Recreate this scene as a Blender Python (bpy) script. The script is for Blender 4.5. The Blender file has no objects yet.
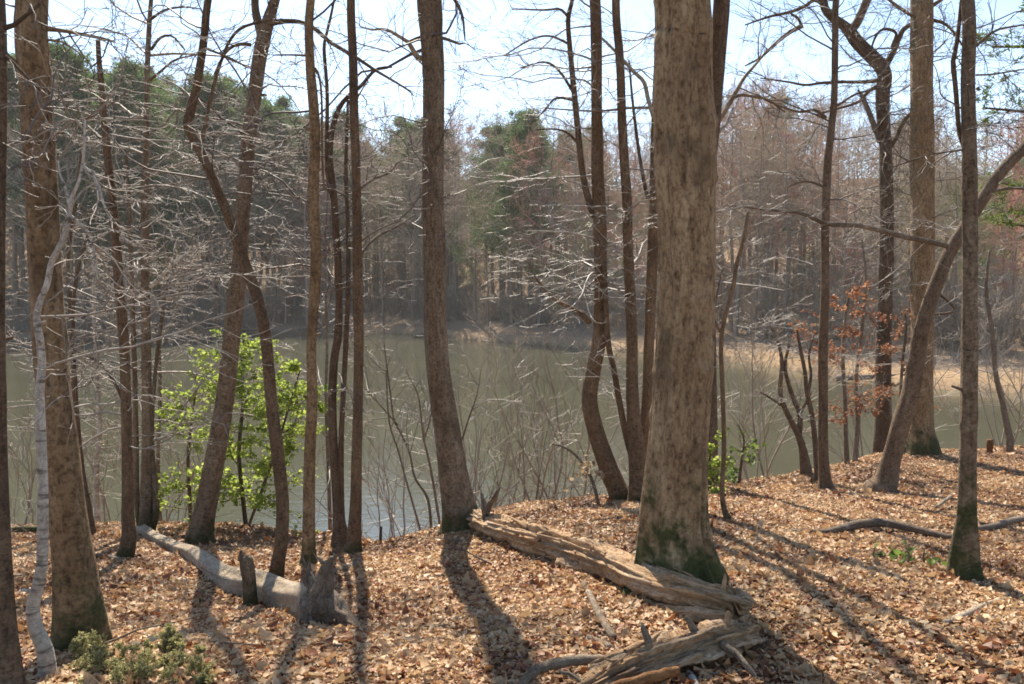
import bpy, math, random
import numpy as np
from mathutils import Vector

# ------------------------------------------------------------------ camera, sky, sun, exposure
F, CX, CY = 900.0, 512.0, 342.0
PITCH = math.atan(54 / 900.0)
CZ = 4.5                                   # camera height above the lake, in metres
SC = bpy.context.scene
COL = SC.collection
cam_d = bpy.data.cameras.new('camera')
cam = bpy.data.objects.new('camera', cam_d); COL.objects.link(cam)
cam.location = (0, 0, CZ); cam.rotation_euler = (math.pi / 2 - PITCH, 0, 0)
cam_d.sensor_width = 36.0; cam_d.lens = 36.0 * F / 1024.0
cam_d.clip_start = 0.05; cam_d.clip_end = 3000
SC.camera = cam

SUN_EL, SUN_AZ = math.radians(47), math.radians(-10)
w = bpy.data.worlds.new("World"); SC.world = w; w.use_nodes = True
wn = w.node_tree.nodes; wl = w.node_tree.links
sky = wn.new('ShaderNodeTexSky'); sky.sky_type = 'NISHITA'; sky.sun_disc = False
sky.sun_elevation = SUN_EL; sky.sun_rotation = SUN_AZ
sky.air_density = 0.9; sky.dust_density = 0.3; sky.ozone_density = 1.0
bg = wn['Background']; bg.inputs['Strength'].default_value = 0.115
wl.new(sky.outputs[0], bg.inputs['Color'])
sun_d = bpy.data.lights.new('sun', 'SUN'); sun_d.energy = 5.0; sun_d.angle = math.radians(0.5)
sun_d.color = (1.0, 0.9, 0.76)
sun = bpy.data.objects.new('sun', sun_d); COL.objects.link(sun)
sdir = Vector((math.sin(SUN_AZ) * math.cos(SUN_EL), math.cos(SUN_AZ) * math.cos(SUN_EL), math.sin(SUN_EL)))
sun.rotation_euler = (-sdir).to_track_quat('-Z', 'Y').to_euler(); sun.location = (0, 0, 40)
vs = SC.view_settings
vs.view_transform = 'Standard'; vs.look = 'None'; vs.exposure = 1.18; vs.gamma = 1.0; vs.use_curve_mapping = False
cy = SC.cycles
cy.max_bounces = 8; cy.diffuse_bounces = 5; cy.glossy_bounces = 3; cy.transmission_bounces = 3; cy.transparent_max_bounces = 6
cy.use_denoising = True; cy.filter_width = 1.7
cy.caustics_reflective = False; cy.caustics_refractive = False

RNG = np.random.default_rng(11)

def P(px, py, D):
    """the world point seen at picture position (px, py), D metres ahead of the camera"""
    a = (CY - py) / F
    y = math.cos(PITCH) + a * math.sin(PITCH)
    z = -math.sin(PITCH) + a * math.cos(PITCH)
    s = D / y
    return np.array([(px - CX) / F * s, D, CZ + z * s])

# ------------------------------------------------------------------ terrain
CTRL = [(-150, 684, 3.7), (60, 684, 3.7), (200, 684, 3.65), (325, 684, 3.65), (512, 684, 3.6), (700, 684, 3.65), (850, 684, 3.7),
        (1024, 684, 3.75), (1200, 680, 3.8), (79, 640, 4.25), (127, 559, 7.2), (200, 545, 8.3), (145, 533, 9.0), (276, 580, 6.5),
        (309, 562, 7.0), (353, 556, 7.5), (341, 545, 8.0), (250, 612, 5.7), (460, 527, 8.0), (678, 580, 5.0), (622, 499, 9.5),
        (640, 503, 9.3), (726, 519, 7.6), (826, 490, 10.0), (883, 492, 10.0), (921, 453, 13.0), (965, 577, 5.3),
        (1010, 455, 13.5), (0, 535, 9.2), (-200, 540, 9.0), (1250, 470, 12.0), (380, 549, 8.2), (550, 505, 9.4), (770, 487, 10.6),
        (840, 466, 12.2), (1024, 520, 7.8), (20, 600, 5.4), (430, 610, 5.3), (560, 560, 6.3), (800, 560, 6.0)]
CP = np.array([P(*c) for c in CTRL])
def _phi(d2): return np.where(d2 > 1e-9, 0.5 * d2 * np.log(np.maximum(d2, 1e-9)), 0)
def _fit():
    n = len(CP); X = CP[:, :2]
    K = _phi(((X[:, None] - X[None]) ** 2).sum(-1)) + np.eye(n) * 0.6
    Pm = np.c_[np.ones(n), X]
    A = np.zeros((n + 3, n + 3)); A[:n, :n] = K; A[:n, n:] = Pm; A[n:, :n] = Pm.T
    return np.linalg.solve(A, np.r_[CP[:, 2], 0, 0, 0])
TW = _fit()
def tps(x, y):
    xx = np.clip(x, -8, 9); yy = np.clip(y, 3.3, 14.5)
    q = np.stack([xx, yy], -1)
    d2 = ((q[..., None, :] - CP[:, :2]) ** 2).sum(-1)
    return _phi(d2) @ TW[:-3] + TW[-3] + TW[-2] * xx + TW[-1] * yy
EPX = [-600, -100, 130, 250, 330, 380, 430, 470, 520, 620, 730, 825, 915, 1000, 1200, 1600]
EDD = [9.5, 9.8, 9.8, 9.4, 8.9, 8.15, 8.4, 9.0, 9.7, 10.2, 11.0, 12.0, 13.6, 14.6, 16, 16]
SPX = [-700, -300, 0, 100, 200, 300, 370, 430, 480, 560, 640, 760, 850, 920, 1024, 1200, 1500]
SPY = [352, 346, 341, 338, 334, 332, 332, 336, 341, 347, 353, 366, 379, 388, 394, 415, 470]
SD = [4.5 * 900 / (y - 288.0) for y in SPY]
def pxof(x, y): return CX + F * x / np.maximum(y, 0.5)
def noise2(x, y, f, seed=0):
    r = np.random.default_rng(seed); v = 0
    for i in range(5):
        a = r.uniform(0, 6.28); k = f * r.uniform(.6, 1.7); p = r.uniform(0, 6.28)
        v = v + np.sin(k * (x * math.cos(a) + y * math.sin(a)) + p)
    return v / 5
def gz(x, y):
    x = np.asarray(x, float); y = np.asarray(y, float)
    px = np.clip(pxof(x, y), -650, 1600); px = np.where(y < 1.0, np.where(x < 0, -600, 1500), px)
    E = np.interp(px, EPX, EDD); S = np.interp(px, SPX, SD)
    z = tps(x, y) + 0.025 * noise2(x, y, 2.6, 3) + 0.012 * noise2(x, y, 7, 4)
    s = np.maximum(y - E, 0)
    z = z - 0.75 * (np.sqrt(s * s + 0.16) - 0.4)
    t = y - S
    tt = np.maximum(t, 0)
    hill = 0.55 * (1 - np.exp(-tt / 1.0)) + .05 * np.minimum(tt, 8) + 0.13 * np.maximum(tt - 5, 0) * np.interp(px, [0, 300, 600, 1000], [1.15, 1, .85, .7]) + 0.25 * noise2(x, y, .35, 9) * np.minimum(tt / 6, 1)
    hill = np.minimum(hill + 0.22 * np.maximum(tt - 32, 0), 20 + 0.2 * noise2(x, y, .2, 8))
    far = np.where(t < 0, 0.3 * t, hill)
    return np.maximum(np.maximum(z, -2.2), np.maximum(far, -2.2))
def g1(x, y): return float(gz(np.array([x]), np.array([y]))[0])

# ------------------------------------------------------------------ materials
def newmat(name):
    m = bpy.data.materials.new(name); m.use_nodes = True
    nt = m.node_tree; return m, nt, nt.nodes, nt.links, nt.nodes['Principled BSDF']
def ramp(N, stops):
    r = N.new('ShaderNodeValToRGB'); e = r.color_ramp.elements
    while len(e) < len(stops): e.new(0.5)
    for i, (p, c) in enumerate(stops):
        e[i].position = p; e[i].color = (*c, 1)
    return r
def mixc(N, L, f, a, b, mode='MIX'):
    m = N.new('ShaderNodeMix'); m.data_type = 'RGBA'; m.blend_type = mode
    for s, v in ((m.inputs[0], f), (m.inputs[6], a), (m.inputs[7], b)):
        if hasattr(v, 'is_linked'): L.new(v, s)
        elif isinstance(v, (int, float)): s.default_value = v
        else: s.default_value = (*v, 1)
    return m.outputs[2]
def noise(N, L, vec, scale, detail=5, rough=.6):
    n = N.new('ShaderNodeTexNoise'); n.inputs['Scale'].default_value = scale
    n.inputs['Detail'].default_value = detail; n.inputs['Roughness'].default_value = rough
    L.new(vec, n.inputs['Vector']); return n
def mapping(N, L, vec, sc):
    m = N.new('ShaderNodeMapping'); m.inputs['Scale'].default_value = sc; L.new(vec, m.inputs['Vector']); return m.outputs[0]
def mathn(N, L, op, a, b=0.0, c=None):
    m = N.new('ShaderNodeMath'); m.operation = op; m.use_clamp = False
    for s, v in zip(m.inputs, (a, b, c)):
        if v is None: continue
        if hasattr(v, 'is_linked'): L.new(v, s)
        else: s.default_value = v
    return m.outputs[0]
def smooth(N, L, v, a, b):
    m = N.new('ShaderNodeMapRange'); m.interpolation_type = 'SMOOTHSTEP'
    m.inputs['From Min'].default_value = a; m.inputs['From Max'].default_value = b
    L.new(v, m.inputs['Value']); return m.outputs[0]

def bark(name, dark, mid, light, fine=38.0, stretch=.16, bump=.6, moss=0.0, lichen=.35, bands=0.0, mossh=.55, cracks=.45, patch=(.5, .45, .4), patchs=7):
    m, nt, N, L, B = newmat(name)
    at = N.new('ShaderNodeAttribute'); at.attribute_name = 'barkco'
    tc = N.new('ShaderNodeTexCoord')
    v = mapping(N, L, at.outputs['Vector'], (1, 1, stretch))
    n1 = noise(N, L, mapping(N, L, at.outputs['Vector'], (1, 1, min(1, stretch * 3.5))), fine * 2.2, 8, .72)
    n2 = noise(N, L, at.outputs['Vector'], 7, 4, .6)
    n3 = noise(N, L, v, fine * 1.5, 9, .74)
    crack = N.new('ShaderNodeTexVoronoi'); crack.feature = 'DISTANCE_TO_EDGE'; crack.inputs['Scale'].default_value = fine * 1.15; crack.inputs['Randomness'].default_value = 1
    wob = noise(N, L, at.outputs['Vector'], fine * .25, 4, .7)
    L.new(mixc(N, L, .05, v, wob.outputs['Color'], 'ADD'), crack.inputs['Vector'])
    ck = smooth(N, L, crack.outputs['Distance'], 0.0, .17)
    c = ramp(N, [(.4, dark), (.5, mid), (.6, light)]); L.new(n1.outputs['Fac'], c.inputs[0])
    c2 = ramp(N, [(.4, dark), (.48, mid), (.6, light)]); L.new(n3.outputs['Fac'], c2.inputs[0])
    col = mixc(N, L, .45, c.outputs[0], c2.outputs[0])
    col = mixc(N, L, mathn(N, L, 'MULTIPLY', mathn(N, L, 'MULTIPLY', mathn(N, L, 'SUBTRACT', 1.0, ck), smooth(N, L, wob.outputs['Fac'], .42, .62)), cracks), col, tuple(x * .5 for x in dark))
    pn = noise(N, L, mapping(N, L, at.outputs['Vector'], (1, 1, .22)), patchs, 8, .6)
    col = mixc(N, L, 1.0, col, ramp_of(N, L, pn.outputs['Fac'], [(.28, patch), (.5, tuple(.35 + .65 * x for x in patch)), (.72, (1, 1, 1))]), 'MULTIPLY')
    lich = smooth(N, L, n2.outputs['Fac'], .56, .72)
    col = mixc(N, L, mathn(N, L, 'MULTIPLY', lich, lichen), col, tuple(min(1, x * 1.25 + .02) for x in light))
    dk = noise(N, L, mapping(N, L, at.outputs['Vector'], (1, 1, .6)), 3.3, 3, .6)
    col = mixc(N, L, mathn(N, L, 'MULTIPLY', smooth(N, L, dk.outputs['Fac'], .56, .7), .55), col, tuple(x * .8 for x in dark))
    if bands:
        bn = noise(N, L, mapping(N, L, at.outputs['Vector'], (.5, .5, 3.0)), 9, 4, .65)
        col = mixc(N, L, mathn(N, L, 'MULTIPLY', smooth(N, L, bn.outputs['Fac'], .54, .64), bands), col, (.05, .045, .035))
    if moss:
        sx = N.new('ShaderNodeSeparateXYZ'); L.new(tc.outputs['Object'], sx.inputs[0])
        mn = noise(N, L, tc.outputs['Object'], 5.5, 5, .65)
        mm = mathn(N, L, 'ADD', mathn(N, L, 'MULTIPLY', sx.outputs['Z'], -1.0 / mossh), mathn(N, L, 'MULTIPLY', mn.outputs['Fac'], 2.2))
        mk = smooth(N, L, mm, .55, 1.0)
        gcol = ramp(N, [(.3, (.018, .026, .006)), (.7, (.075, .088, .02))]); L.new(n1.outputs['Fac'], gcol.inputs[0])
        col = mixc(N, L, mathn(N, L, 'MULTIPLY', mk, moss), col, gcol.outputs[0])
    oi = N.new('ShaderNodeObjectInfo')
    hs = N.new('ShaderNodeHueSaturation'); L.new(col, hs.inputs['Color'])
    L.new(mathn(N, L, 'MULTIPLY_ADD', oi.outputs['Random'], .3, .85), hs.inputs['Value'])
    L.new(hs.outputs[0], B.inputs['Base Color'])
    B.inputs['Roughness'].default_value = .85; B.inputs['Specular IOR Level'].default_value = .25
    bp = N.new('ShaderNodeBump'); bp.inputs['Strength'].default_value = bump; bp.inputs['Distance'].default_value = .025
    hgt = mathn(N, L, 'ADD', mathn(N, L, 'MULTIPLY', ck, .2), mathn(N, L, 'ADD', n1.outputs['Fac'], n3.outputs['Fac']))
    L.new(hgt, bp.inputs['Height']); L.new(bp.outputs[0], B.inputs['Normal'])
    return m
def twigmat(name, a, b, rough=.6, spec=.4):
    m, nt, N, L, B = newmat(name)
    ge = N.new('ShaderNodeNewGeometry')
    tc = N.new('ShaderNodeTexCoord')
    n = noise(N, L, tc.outputs['Object'], 14, 3)
    f = mathn(N, L, 'ADD', mathn(N, L, 'MULTIPLY', ge.outputs['Random Per Island'], .6), mathn(N, L, 'MULTIPLY', n.outputs['Fac'], .4))
    c = ramp(N, [(.15, a), (.85, b)]); L.new(f, c.inputs[0])
    oi = N.new('ShaderNodeObjectInfo'); hs = N.new('ShaderNodeHueSaturation'); L.new(c.outputs[0], hs.inputs['Color'])
    L.new(mathn(N, L, 'MULTIPLY_ADD', oi.outputs['Random'], .4, .8), hs.inputs['Value'])
    L.new(hs.outputs[0], B.inputs['Base Color'])
    B.inputs['Roughness'].default_value = rough; B.inputs['Specular IOR Level'].default_value = spec
    return m
def leafmat(name, stops, trans=.35, rough=.6, spec=.3, patch=None):
    m, nt, N, L, B = newmat(name)
    ge = N.new('ShaderNodeNewGeometry'); tc = N.new('ShaderNodeTexCoord')
    fac = ge.outputs['Random Per Island']
    if patch:
        pn = noise(N, L, ge.outputs['Position'], patch, 3, .55)
        fac = mathn(N, L, 'ADD', fac, mathn(N, L, 'MULTIPLY', mathn(N, L, 'SUBTRACT', pn.outputs['Fac'], .5), 1.1))
    c = ramp(N, stops); L.new(fac, c.inputs[0])
    if patch:                                              # damp, darker drifts
        wn_ = noise(N, L, ge.outputs['Position'], .8, 6, .62)
        dmp = ramp_of(N, L, wn_.outputs['Fac'], [(.36, (.5, .42, .38)), (.5, (.95, .93, .92)), (.6, (1, 1, 1))])
    n = noise(N, L, ge.outputs['Position'], 45, 3)
    col = mixc(N, L, mathn(N, L, 'MULTIPLY', smooth(N, L, n.outputs['Fac'], .35, .75), .45), c.outputs[0], (.0, .0, .0), 'MIX') if False else \
        mixc(N, L, .55, c.outputs[0], ramp_of(N, L, n.outputs['Fac'], [(.3, (.62, .58, .55)), (.65, (1, 1, 1))]), 'MULTIPLY')
    if patch: col = mixc(N, L, 1.0, col, dmp, 'MULTIPLY')
    L.new(col, B.inputs['Base Color']); B.inputs['Roughness'].default_value = rough; B.inputs['Specular IOR Level'].default_value = spec
    tr = N.new('ShaderNodeBsdfTranslucent'); L.new(col, tr.inputs['Color'])
    mx = N.new('ShaderNodeMixShader'); mx.inputs[0].default_value = trans
    L.new(B.outputs[0], mx.inputs[1]); L.new(tr.outputs[0], mx.inputs[2]); L.new(mx.outputs[0], N['Material Output'].inputs['Surface'])
    return m
def ramp_of(N, L, v, stops):
    r = ramp(N, stops); L.new(v, r.inputs[0]); return r.outputs[0]

def ground_mat():
    m, nt, N, L, B = newmat('forest_floor')
    ge = N.new('ShaderNodeNewGeometry'); at = N.new('ShaderNodeAttribute'); at.attribute_name = 'zone'
    vo = N.new('ShaderNodeTexVoronoi'); vo.inputs['Scale'].default_value = 22; L.new(ge.outputs['Position'], vo.inputs['Vector'])
    sx = N.new('ShaderNodeSeparateColor'); L.new(vo.outputs['Color'], sx.inputs[0])
    c = ramp(N, [(.0, (.06, .03, .018)), (.35, (.16, .075, .04)), (.65, (.25, .15, .085)), (1, (.36, .26, .17))]); L.new(sx.outputs[0], c.inputs[0])
    n = noise(N, L, ge.outputs['Position'], 1.2, 5)
    col = mixc(N, L, .5, c.outputs[0], ramp_of(N, L, n.outputs['Fac'], [(.35, (.5, .42, .38)), (.65, (1, 1, 1))]), 'MULTIPLY')
    n2 = noise(N, L, ge.outputs['Position'], 6, 6, .7)
    tan = ramp_of(N, L, n2.outputs['Fac'], [(.3, (.18, .115, .06)), (.5, (.33, .22, .12)), (.7, (.43, .31, .175))])
    mud = ramp_of(N, L, n2.outputs['Fac'], [(.3, (.07, .055, .03)), (.7, (.12, .09, .05))])
    sz = N.new('ShaderNodeSeparateColor'); L.new(at.outputs['Color'], sz.inputs[0])
    duff = ramp_of(N, L, n2.outputs['Fac'], [(.3, (.14, .095, .06)), (.5, (.27, .19, .12)), (.7, (.4, .3, .2))])
    col = mixc(N, L, sz.outputs[2], col, duff); col = mixc(N, L, sz.outputs[0], col, tan); col = mixc(N, L, sz.outputs[1], col, mud)
    L.new(col, B.inputs['Base Color']); B.inputs['Roughness'].default_value = .95; B.inputs['Specular IOR Level'].default_value = .1
    bp = N.new('ShaderNodeBump'); bp.inputs['Strength'].default_value = .5; bp.inputs['Distance'].default_value = .03
    L.new(vo.outputs['Distance'], bp.inputs['Height']); L.new(bp.outputs[0], B.inputs['Normal'])
    return m
def water_mat():
    m, nt, N, L, B = newmat('lake_water')
    ge = N.new('ShaderNodeNewGeometry')
    n = noise(N, L, ge.outputs['Position'], .13, 3)
    c = ramp_of(N, L, n.outputs['Fac'], [(.35, (.06, .06, .034)), (.65, (.08, .079, .047))])
    L.new(c, B.inputs['Base Color'])
    B.inputs['Roughness'].default_value = .13; B.inputs['IOR'].default_value = 1.42; B.inputs['Specular IOR Level'].default_value = .5
    v = mapping(N, L, ge.outputs['Position'], (1, 1.5, 1))
    a = noise(N, L, v, 2.6, 3, .55); b = noise(N, L, v, 9.0, 3, .5)
    h = mathn(N, L, 'ADD', mathn(N, L, 'MULTIPLY', a.outputs['Fac'], .009), mathn(N, L, 'MULTIPLY', b.outputs['Fac'], .003))
    bp = N.new('ShaderNodeBump'); bp.inputs['Strength'].default_value = .8; bp.inputs['Distance'].default_value = 1.0
    L.new(h, bp.inputs['Height']); L.new(bp.outputs[0], B.inputs['Normal'])
    return m

M = {}
M['oak'] = bark('oak_bark', (0.122, 0.076, 0.040), (0.526, 0.358, 0.197), (0.661, 0.514, 0.300), 28, .12, .9, moss=.95, lichen=.07, mossh=.95, cracks=.22, patch=(.52, .46, .4), patchs=9)
M['oak2'] = bark('rough_brown_bark', (0.095, 0.056, 0.026), (0.408, 0.272, 0.143), (0.568, 0.405, 0.230), 30, .2, .9, moss=.85, lichen=.1, mossh=.75, cracks=.22, patch=(.52, .46, .4), patchs=11)
M['plain'] = bark('grey_brown_bark', (0.071, 0.050, 0.029), (0.315, 0.231, 0.145), (0.451, 0.348, 0.235), 32, .25, .9, moss=.8, lichen=.12, mossh=.6, cracks=.22, patch=(.52, .46, .4), patchs=11)
M['plainmoss'] = bark('mossy_grey_bark', (0.068, 0.048, 0.029), (0.314, 0.230, 0.145), (0.453, 0.350, 0.234), 32, .25, .9, moss=.95, lichen=.12, mossh=1.3, cracks=.22, patch=(.52, .46, .4), patchs=11)
M['smooth'] = bark('smooth_brown_bark', (0.073, 0.044, 0.023), (0.290, 0.186, 0.103), (0.417, 0.289, 0.171), 38, .35, .9, moss=.7, lichen=.1, mossh=.4, cracks=.22, patch=(.52, .46, .4), patchs=11)
M['dark'] = bark('dark_bark', (0.056, 0.037, 0.023), (0.197, 0.133, 0.080), (0.307, 0.217, 0.139), 34, .3, .6, lichen=.14, cracks=.22, patch=(.52, .46, .4), patchs=11)
M['pale'] = bark('pale_birch_bark', (.36, .32, .26), (.62, .57, .48), (.78, .73, .63), 30, .8, .3, bands=.75, lichen=.5)
M['rot'] = bark('weathered_wood', (.3, .18, .09), (.6, .45, .29), (.74, .62, .47), 60, .06, .9, lichen=.1, cracks=.5, patch=(.86, .66, .46), patchs=9)
M['logbark'] = bark('pale_log_bark', (.3, .245, .17), (.55, .46, .34), (.7, .61, .48), 26, .5, .9, lichen=.3, patch=(.72, .62, .5), patchs=7, cracks=.3)
M['stick'] = bark('dead_stick_wood', (.1, .075, .05), (.26, .2, .14), (.42, .34, .25), 60, .2, .5, lichen=.4)
M['orange'] = bark('orange_rotten_wood', (.13, .055, .02), (.32, .15, .055), (.46, .25, .1), 50, .1, .7, lichen=.2)
M['twig'] = twigmat('brown_twigs', (.06, .042, .03), (.17, .125, .09))
M['palewig'] = twigmat('pale_twigs', (.15, .12, .088), (.36, .3, .23), .6, .4)
M['greytwig'] = twigmat('grey_twigs', (.13, .11, .085), (.32, .28, .225), .5, .5)
M['fartrunk'] = twigmat('woodland_bark', (.15, .105, .075), (.33, .255, .19), .9, .1)
M['fartrunkpale'] = twigmat('pale_woodland_bark', (.14, .115, .09), (.3, .26, .21), .9, .1)
M['fartwig'] = twigmat('woodland_twigs', (.28, .205, .14), (.53, .42, .305), .8, .2)
M['fartwigred'] = twigmat('red_budding_twigs', (.36, .15, .11), (.58, .3, .22), .8, .2)
M['fartwiggreen'] = twigmat('green_budding_twigs', (.16, .19, .06), (.34, .37, .15), .8, .2)
M['needle'] = leafmat('pine_needles', [(0, (.065, .125, .03)), (.5, (.105, .175, .045)), (1, (.155, .225, .065))], .5)
M['holly'] = leafmat('young_green_leaves', [(0, (.2, .27, .04)), (.5, (.36, .46, .08)), (1, (.5, .58, .14))], .6)
M['green'] = leafmat('fresh_green_leaves', [(0, (.08, .14, .025)), (1, (.24, .33, .07))], .45)
M['cedar'] = leafmat('cedar_sprays', [(0, (.34, .29, .12)), (.5, (.46, .46, .19)), (1, (.6, .56, .3))], .6)
M['redleaf'] = leafmat('red_brown_leaves', [(0, (.28, .11, .05)), (1, (.44, .22, .11))], .4)
M['paleleaf'] = leafmat('bleached_beech_leaves', [(0, (.42, .3, .16)), (1, (.62, .5, .32))], .4)
M['litter'] = leafmat('dry_leaves', [(0, (.17, .065, .03)), (.11, (.36, .14, .052)), (.28, (.5, .275, .12)), (.6, (.6, .405, .21)), (.88, (.63, .445, .24)), (1, (.72, .55, .34))], .28, .55, .35, patch=1.4)

# ------------------------------------------------------------------ mesh helpers
class Tubes:
    def __init__(s): s.V = []; s.Q = []; s.T = []; s.B = []; s.n = 0
    def add(s, Pn, R, sides=6, mod=None, cap=False, r=RNG):
        Pn = np.asarray(Pn, float); R = np.asarray(R, float)
        if Pn.ndim == 2: Pn = Pn[None]; R = R[None]
        Mn, K, _ = Pn.shape
        if Mn == 0: return
        T = np.gradient(Pn, axis=1); T /= np.linalg.norm(T, axis=2, keepdims=True) + 1e-9
        d = Pn[:, -1] - Pn[:, 0]; d /= np.linalg.norm(d, axis=1, keepdims=True) + 1e-9
        ref = np.where(np.abs(d[:, :1]) < .75, np.array([[1., 0, 0]]), np.array([[0, 0.3, 1.]]))[:, None, :]
        U = ref - (ref * T).sum(2, keepdims=True) * T; U /= np.linalg.norm(U, axis=2, keepdims=True) + 1e-9
        W = np.cross(T, U)
        th = np.arange(sides) / sides * 2 * math.pi
        cs = np.cos(th)[None, None, :, None]; sn = np.sin(th)[None, None, :, None]
        rr = R[:, :, None] * np.ones(sides)
        if mod is not None: rr = rr * mod
        V = Pn[:, :, None, :] + rr[..., None] * (cs * U[:, :, None] + sn * W[:, :, None])
        L = np.concatenate([np.zeros((Mn, 1)), np.cumsum(np.linalg.norm(np.diff(Pn, axis=1), axis=2), axis=1)], 1)
        rm = np.maximum(R.mean(1), .01)[:, None, None]
        off = r.uniform(0, 20, (Mn, 3))
        B = np.stack([rm * np.cos(th) + 0 * L[..., None] + off[:, 0, None, None], rm * np.sin(th) + 0 * L[..., None] + off[:, 1, None, None], L[..., None] + 0 * th + off[:, 2, None, None]], -1)
        idx = s.n + np.arange(Mn * K * sides).reshape(Mn, K, sides)
        nx = np.roll(idx, -1, axis=2)
        q = np.stack([idx[:, :-1], nx[:, :-1], nx[:, 1:], idx[:, 1:]], -1).reshape(-1, 4)
        s.V.append(V.reshape(-1, 3)); s.B.append(B.reshape(-1, 3)); s.Q.append(q); s.n += Mn * K * sides
        if cap:
            for k in (0, K - 1):
                for i in range(Mn):
                    s.V.append(Pn[i, k][None] + T[i, k][None] * (R[i, k] * (.35 if k else -.35))); s.B.append(B[i, k].mean(0)[None]); c = s.n; s.n += 1
                    ring = idx[i, k]; rn = np.roll(ring, -1)
                    tri = np.stack([ring, rn, np.full(sides, c)], 1) if k else np.stack([rn, ring, np.full(sides, c)], 1)
                    s.T.append(tri)
    def build(s, name, mat, parent=None, origin=(0, 0, 0), smooth=True):
        V = np.concatenate(s.V) - np.asarray(origin)
        Q = np.concatenate(s.Q) if s.Q else np.zeros((0, 4), int)
        T = np.concatenate(s.T) if s.T else np.zeros((0, 3), int)
        return mkmesh(name, V, Q, T, mat, parent, origin, smooth, np.concatenate(s.B))
def mkmesh(name, V, Q, T, mat, parent=None, origin=(0, 0, 0), smooth=True, barkco=None):
    me = bpy.data.meshes.new(name)
    me.vertices.add(len(V)); me.vertices.foreach_set('co', np.asarray(V, np.float32).ravel())
    nl = len(Q) * 4 + len(T) * 3
    me.loops.add(nl); me.loops.foreach_set('vertex_index', np.concatenate([np.asarray(Q).ravel(), np.asarray(T).ravel()]).astype(np.int32))
    me.polygons.add(len(Q) + len(T))
    st = np.concatenate([np.arange(len(Q)) * 4, len(Q) * 4 + np.arange(len(T)) * 3]).astype(np.int32)
    me.polygons.foreach_set('loop_start', st)
    me.update(calc_edges=True)
    if smooth: me.polygons.foreach_set('use_smooth', np.ones(len(me.polygons), bool))
    if barkco is not None:
        a = me.attributes.new('barkco', 'FLOAT_VECTOR', 'POINT'); a.data.foreach_set('vector', np.asarray(barkco, np.float32).ravel())
    me.materials.append(mat)
    o = bpy.data.objects.new(name, me); COL.objects.link(o)
    if parent is not None: o.parent = parent
    else: o.location = origin
    return o
def tag(o, label, cat, group=None, kind=None):
    o['label'] = label; o['category'] = cat
    if group: o['group'] = group
    if kind: o['kind'] = kind
    return o
def thing(name, loc, label, cat, group=None):
    o = bpy.data.objects.new(name, None); COL.objects.link(o); o.location = tuple(loc); o.empty_display_size = .2
    return tag(o, label, cat, group)
def dup(root, loc, rz=0, sc=1, label=None, group=None):
    c = root.copy(); COL.objects.link(c); c.location = tuple(loc); c.rotation_euler = (0, 0, rz); c.scale = (sc, sc, sc) if np.isscalar(sc) else sc
    if label: c['label'] = label
    if group: c['group'] = group
    for ch in root.children:
        d = ch.copy(); COL.objects.link(d); d.parent = c
    return c
def spline(pts, step=None, n=None):
    """Catmull-Rom through rows of pts, evenly resampled along the first three columns"""
    p = np.asarray(pts, float)
    if len(p) == 2: q = p[0] + (p[1] - p[0]) * np.linspace(0, 1, 20)[:, None]
    else:
        e = np.vstack([2 * p[0] - p[1], p, 2 * p[-1] - p[-2]]); out = []
        t = np.linspace(0, 1, 12, endpoint=False)[:, None]
        for i in range(1, len(e) - 2):
            a, b, c, d = e[i - 1:i + 3]
            out.append(.5 * (2 * b + (c - a) * t + (2 * a - 5 * b + 4 * c - d) * t ** 2 + (3 * b - a - 3 * c + d) * t ** 3))
        q = np.vstack(out + [p[-1:]])
    L = np.r_[0, np.cumsum(np.linalg.norm(np.diff(q[:, :3], axis=0), axis=1))]
    if n is None: n = max(3, int(L[-1] / step) + 1)
    s = np.linspace(0, L[-1], n)
    return np.stack([np.interp(s, L, q[:, k]) for k in range(q.shape[1])], 1)
def nrm(v): return v / (np.linalg.norm(v, axis=-1, keepdims=True) + 1e-9)
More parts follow.
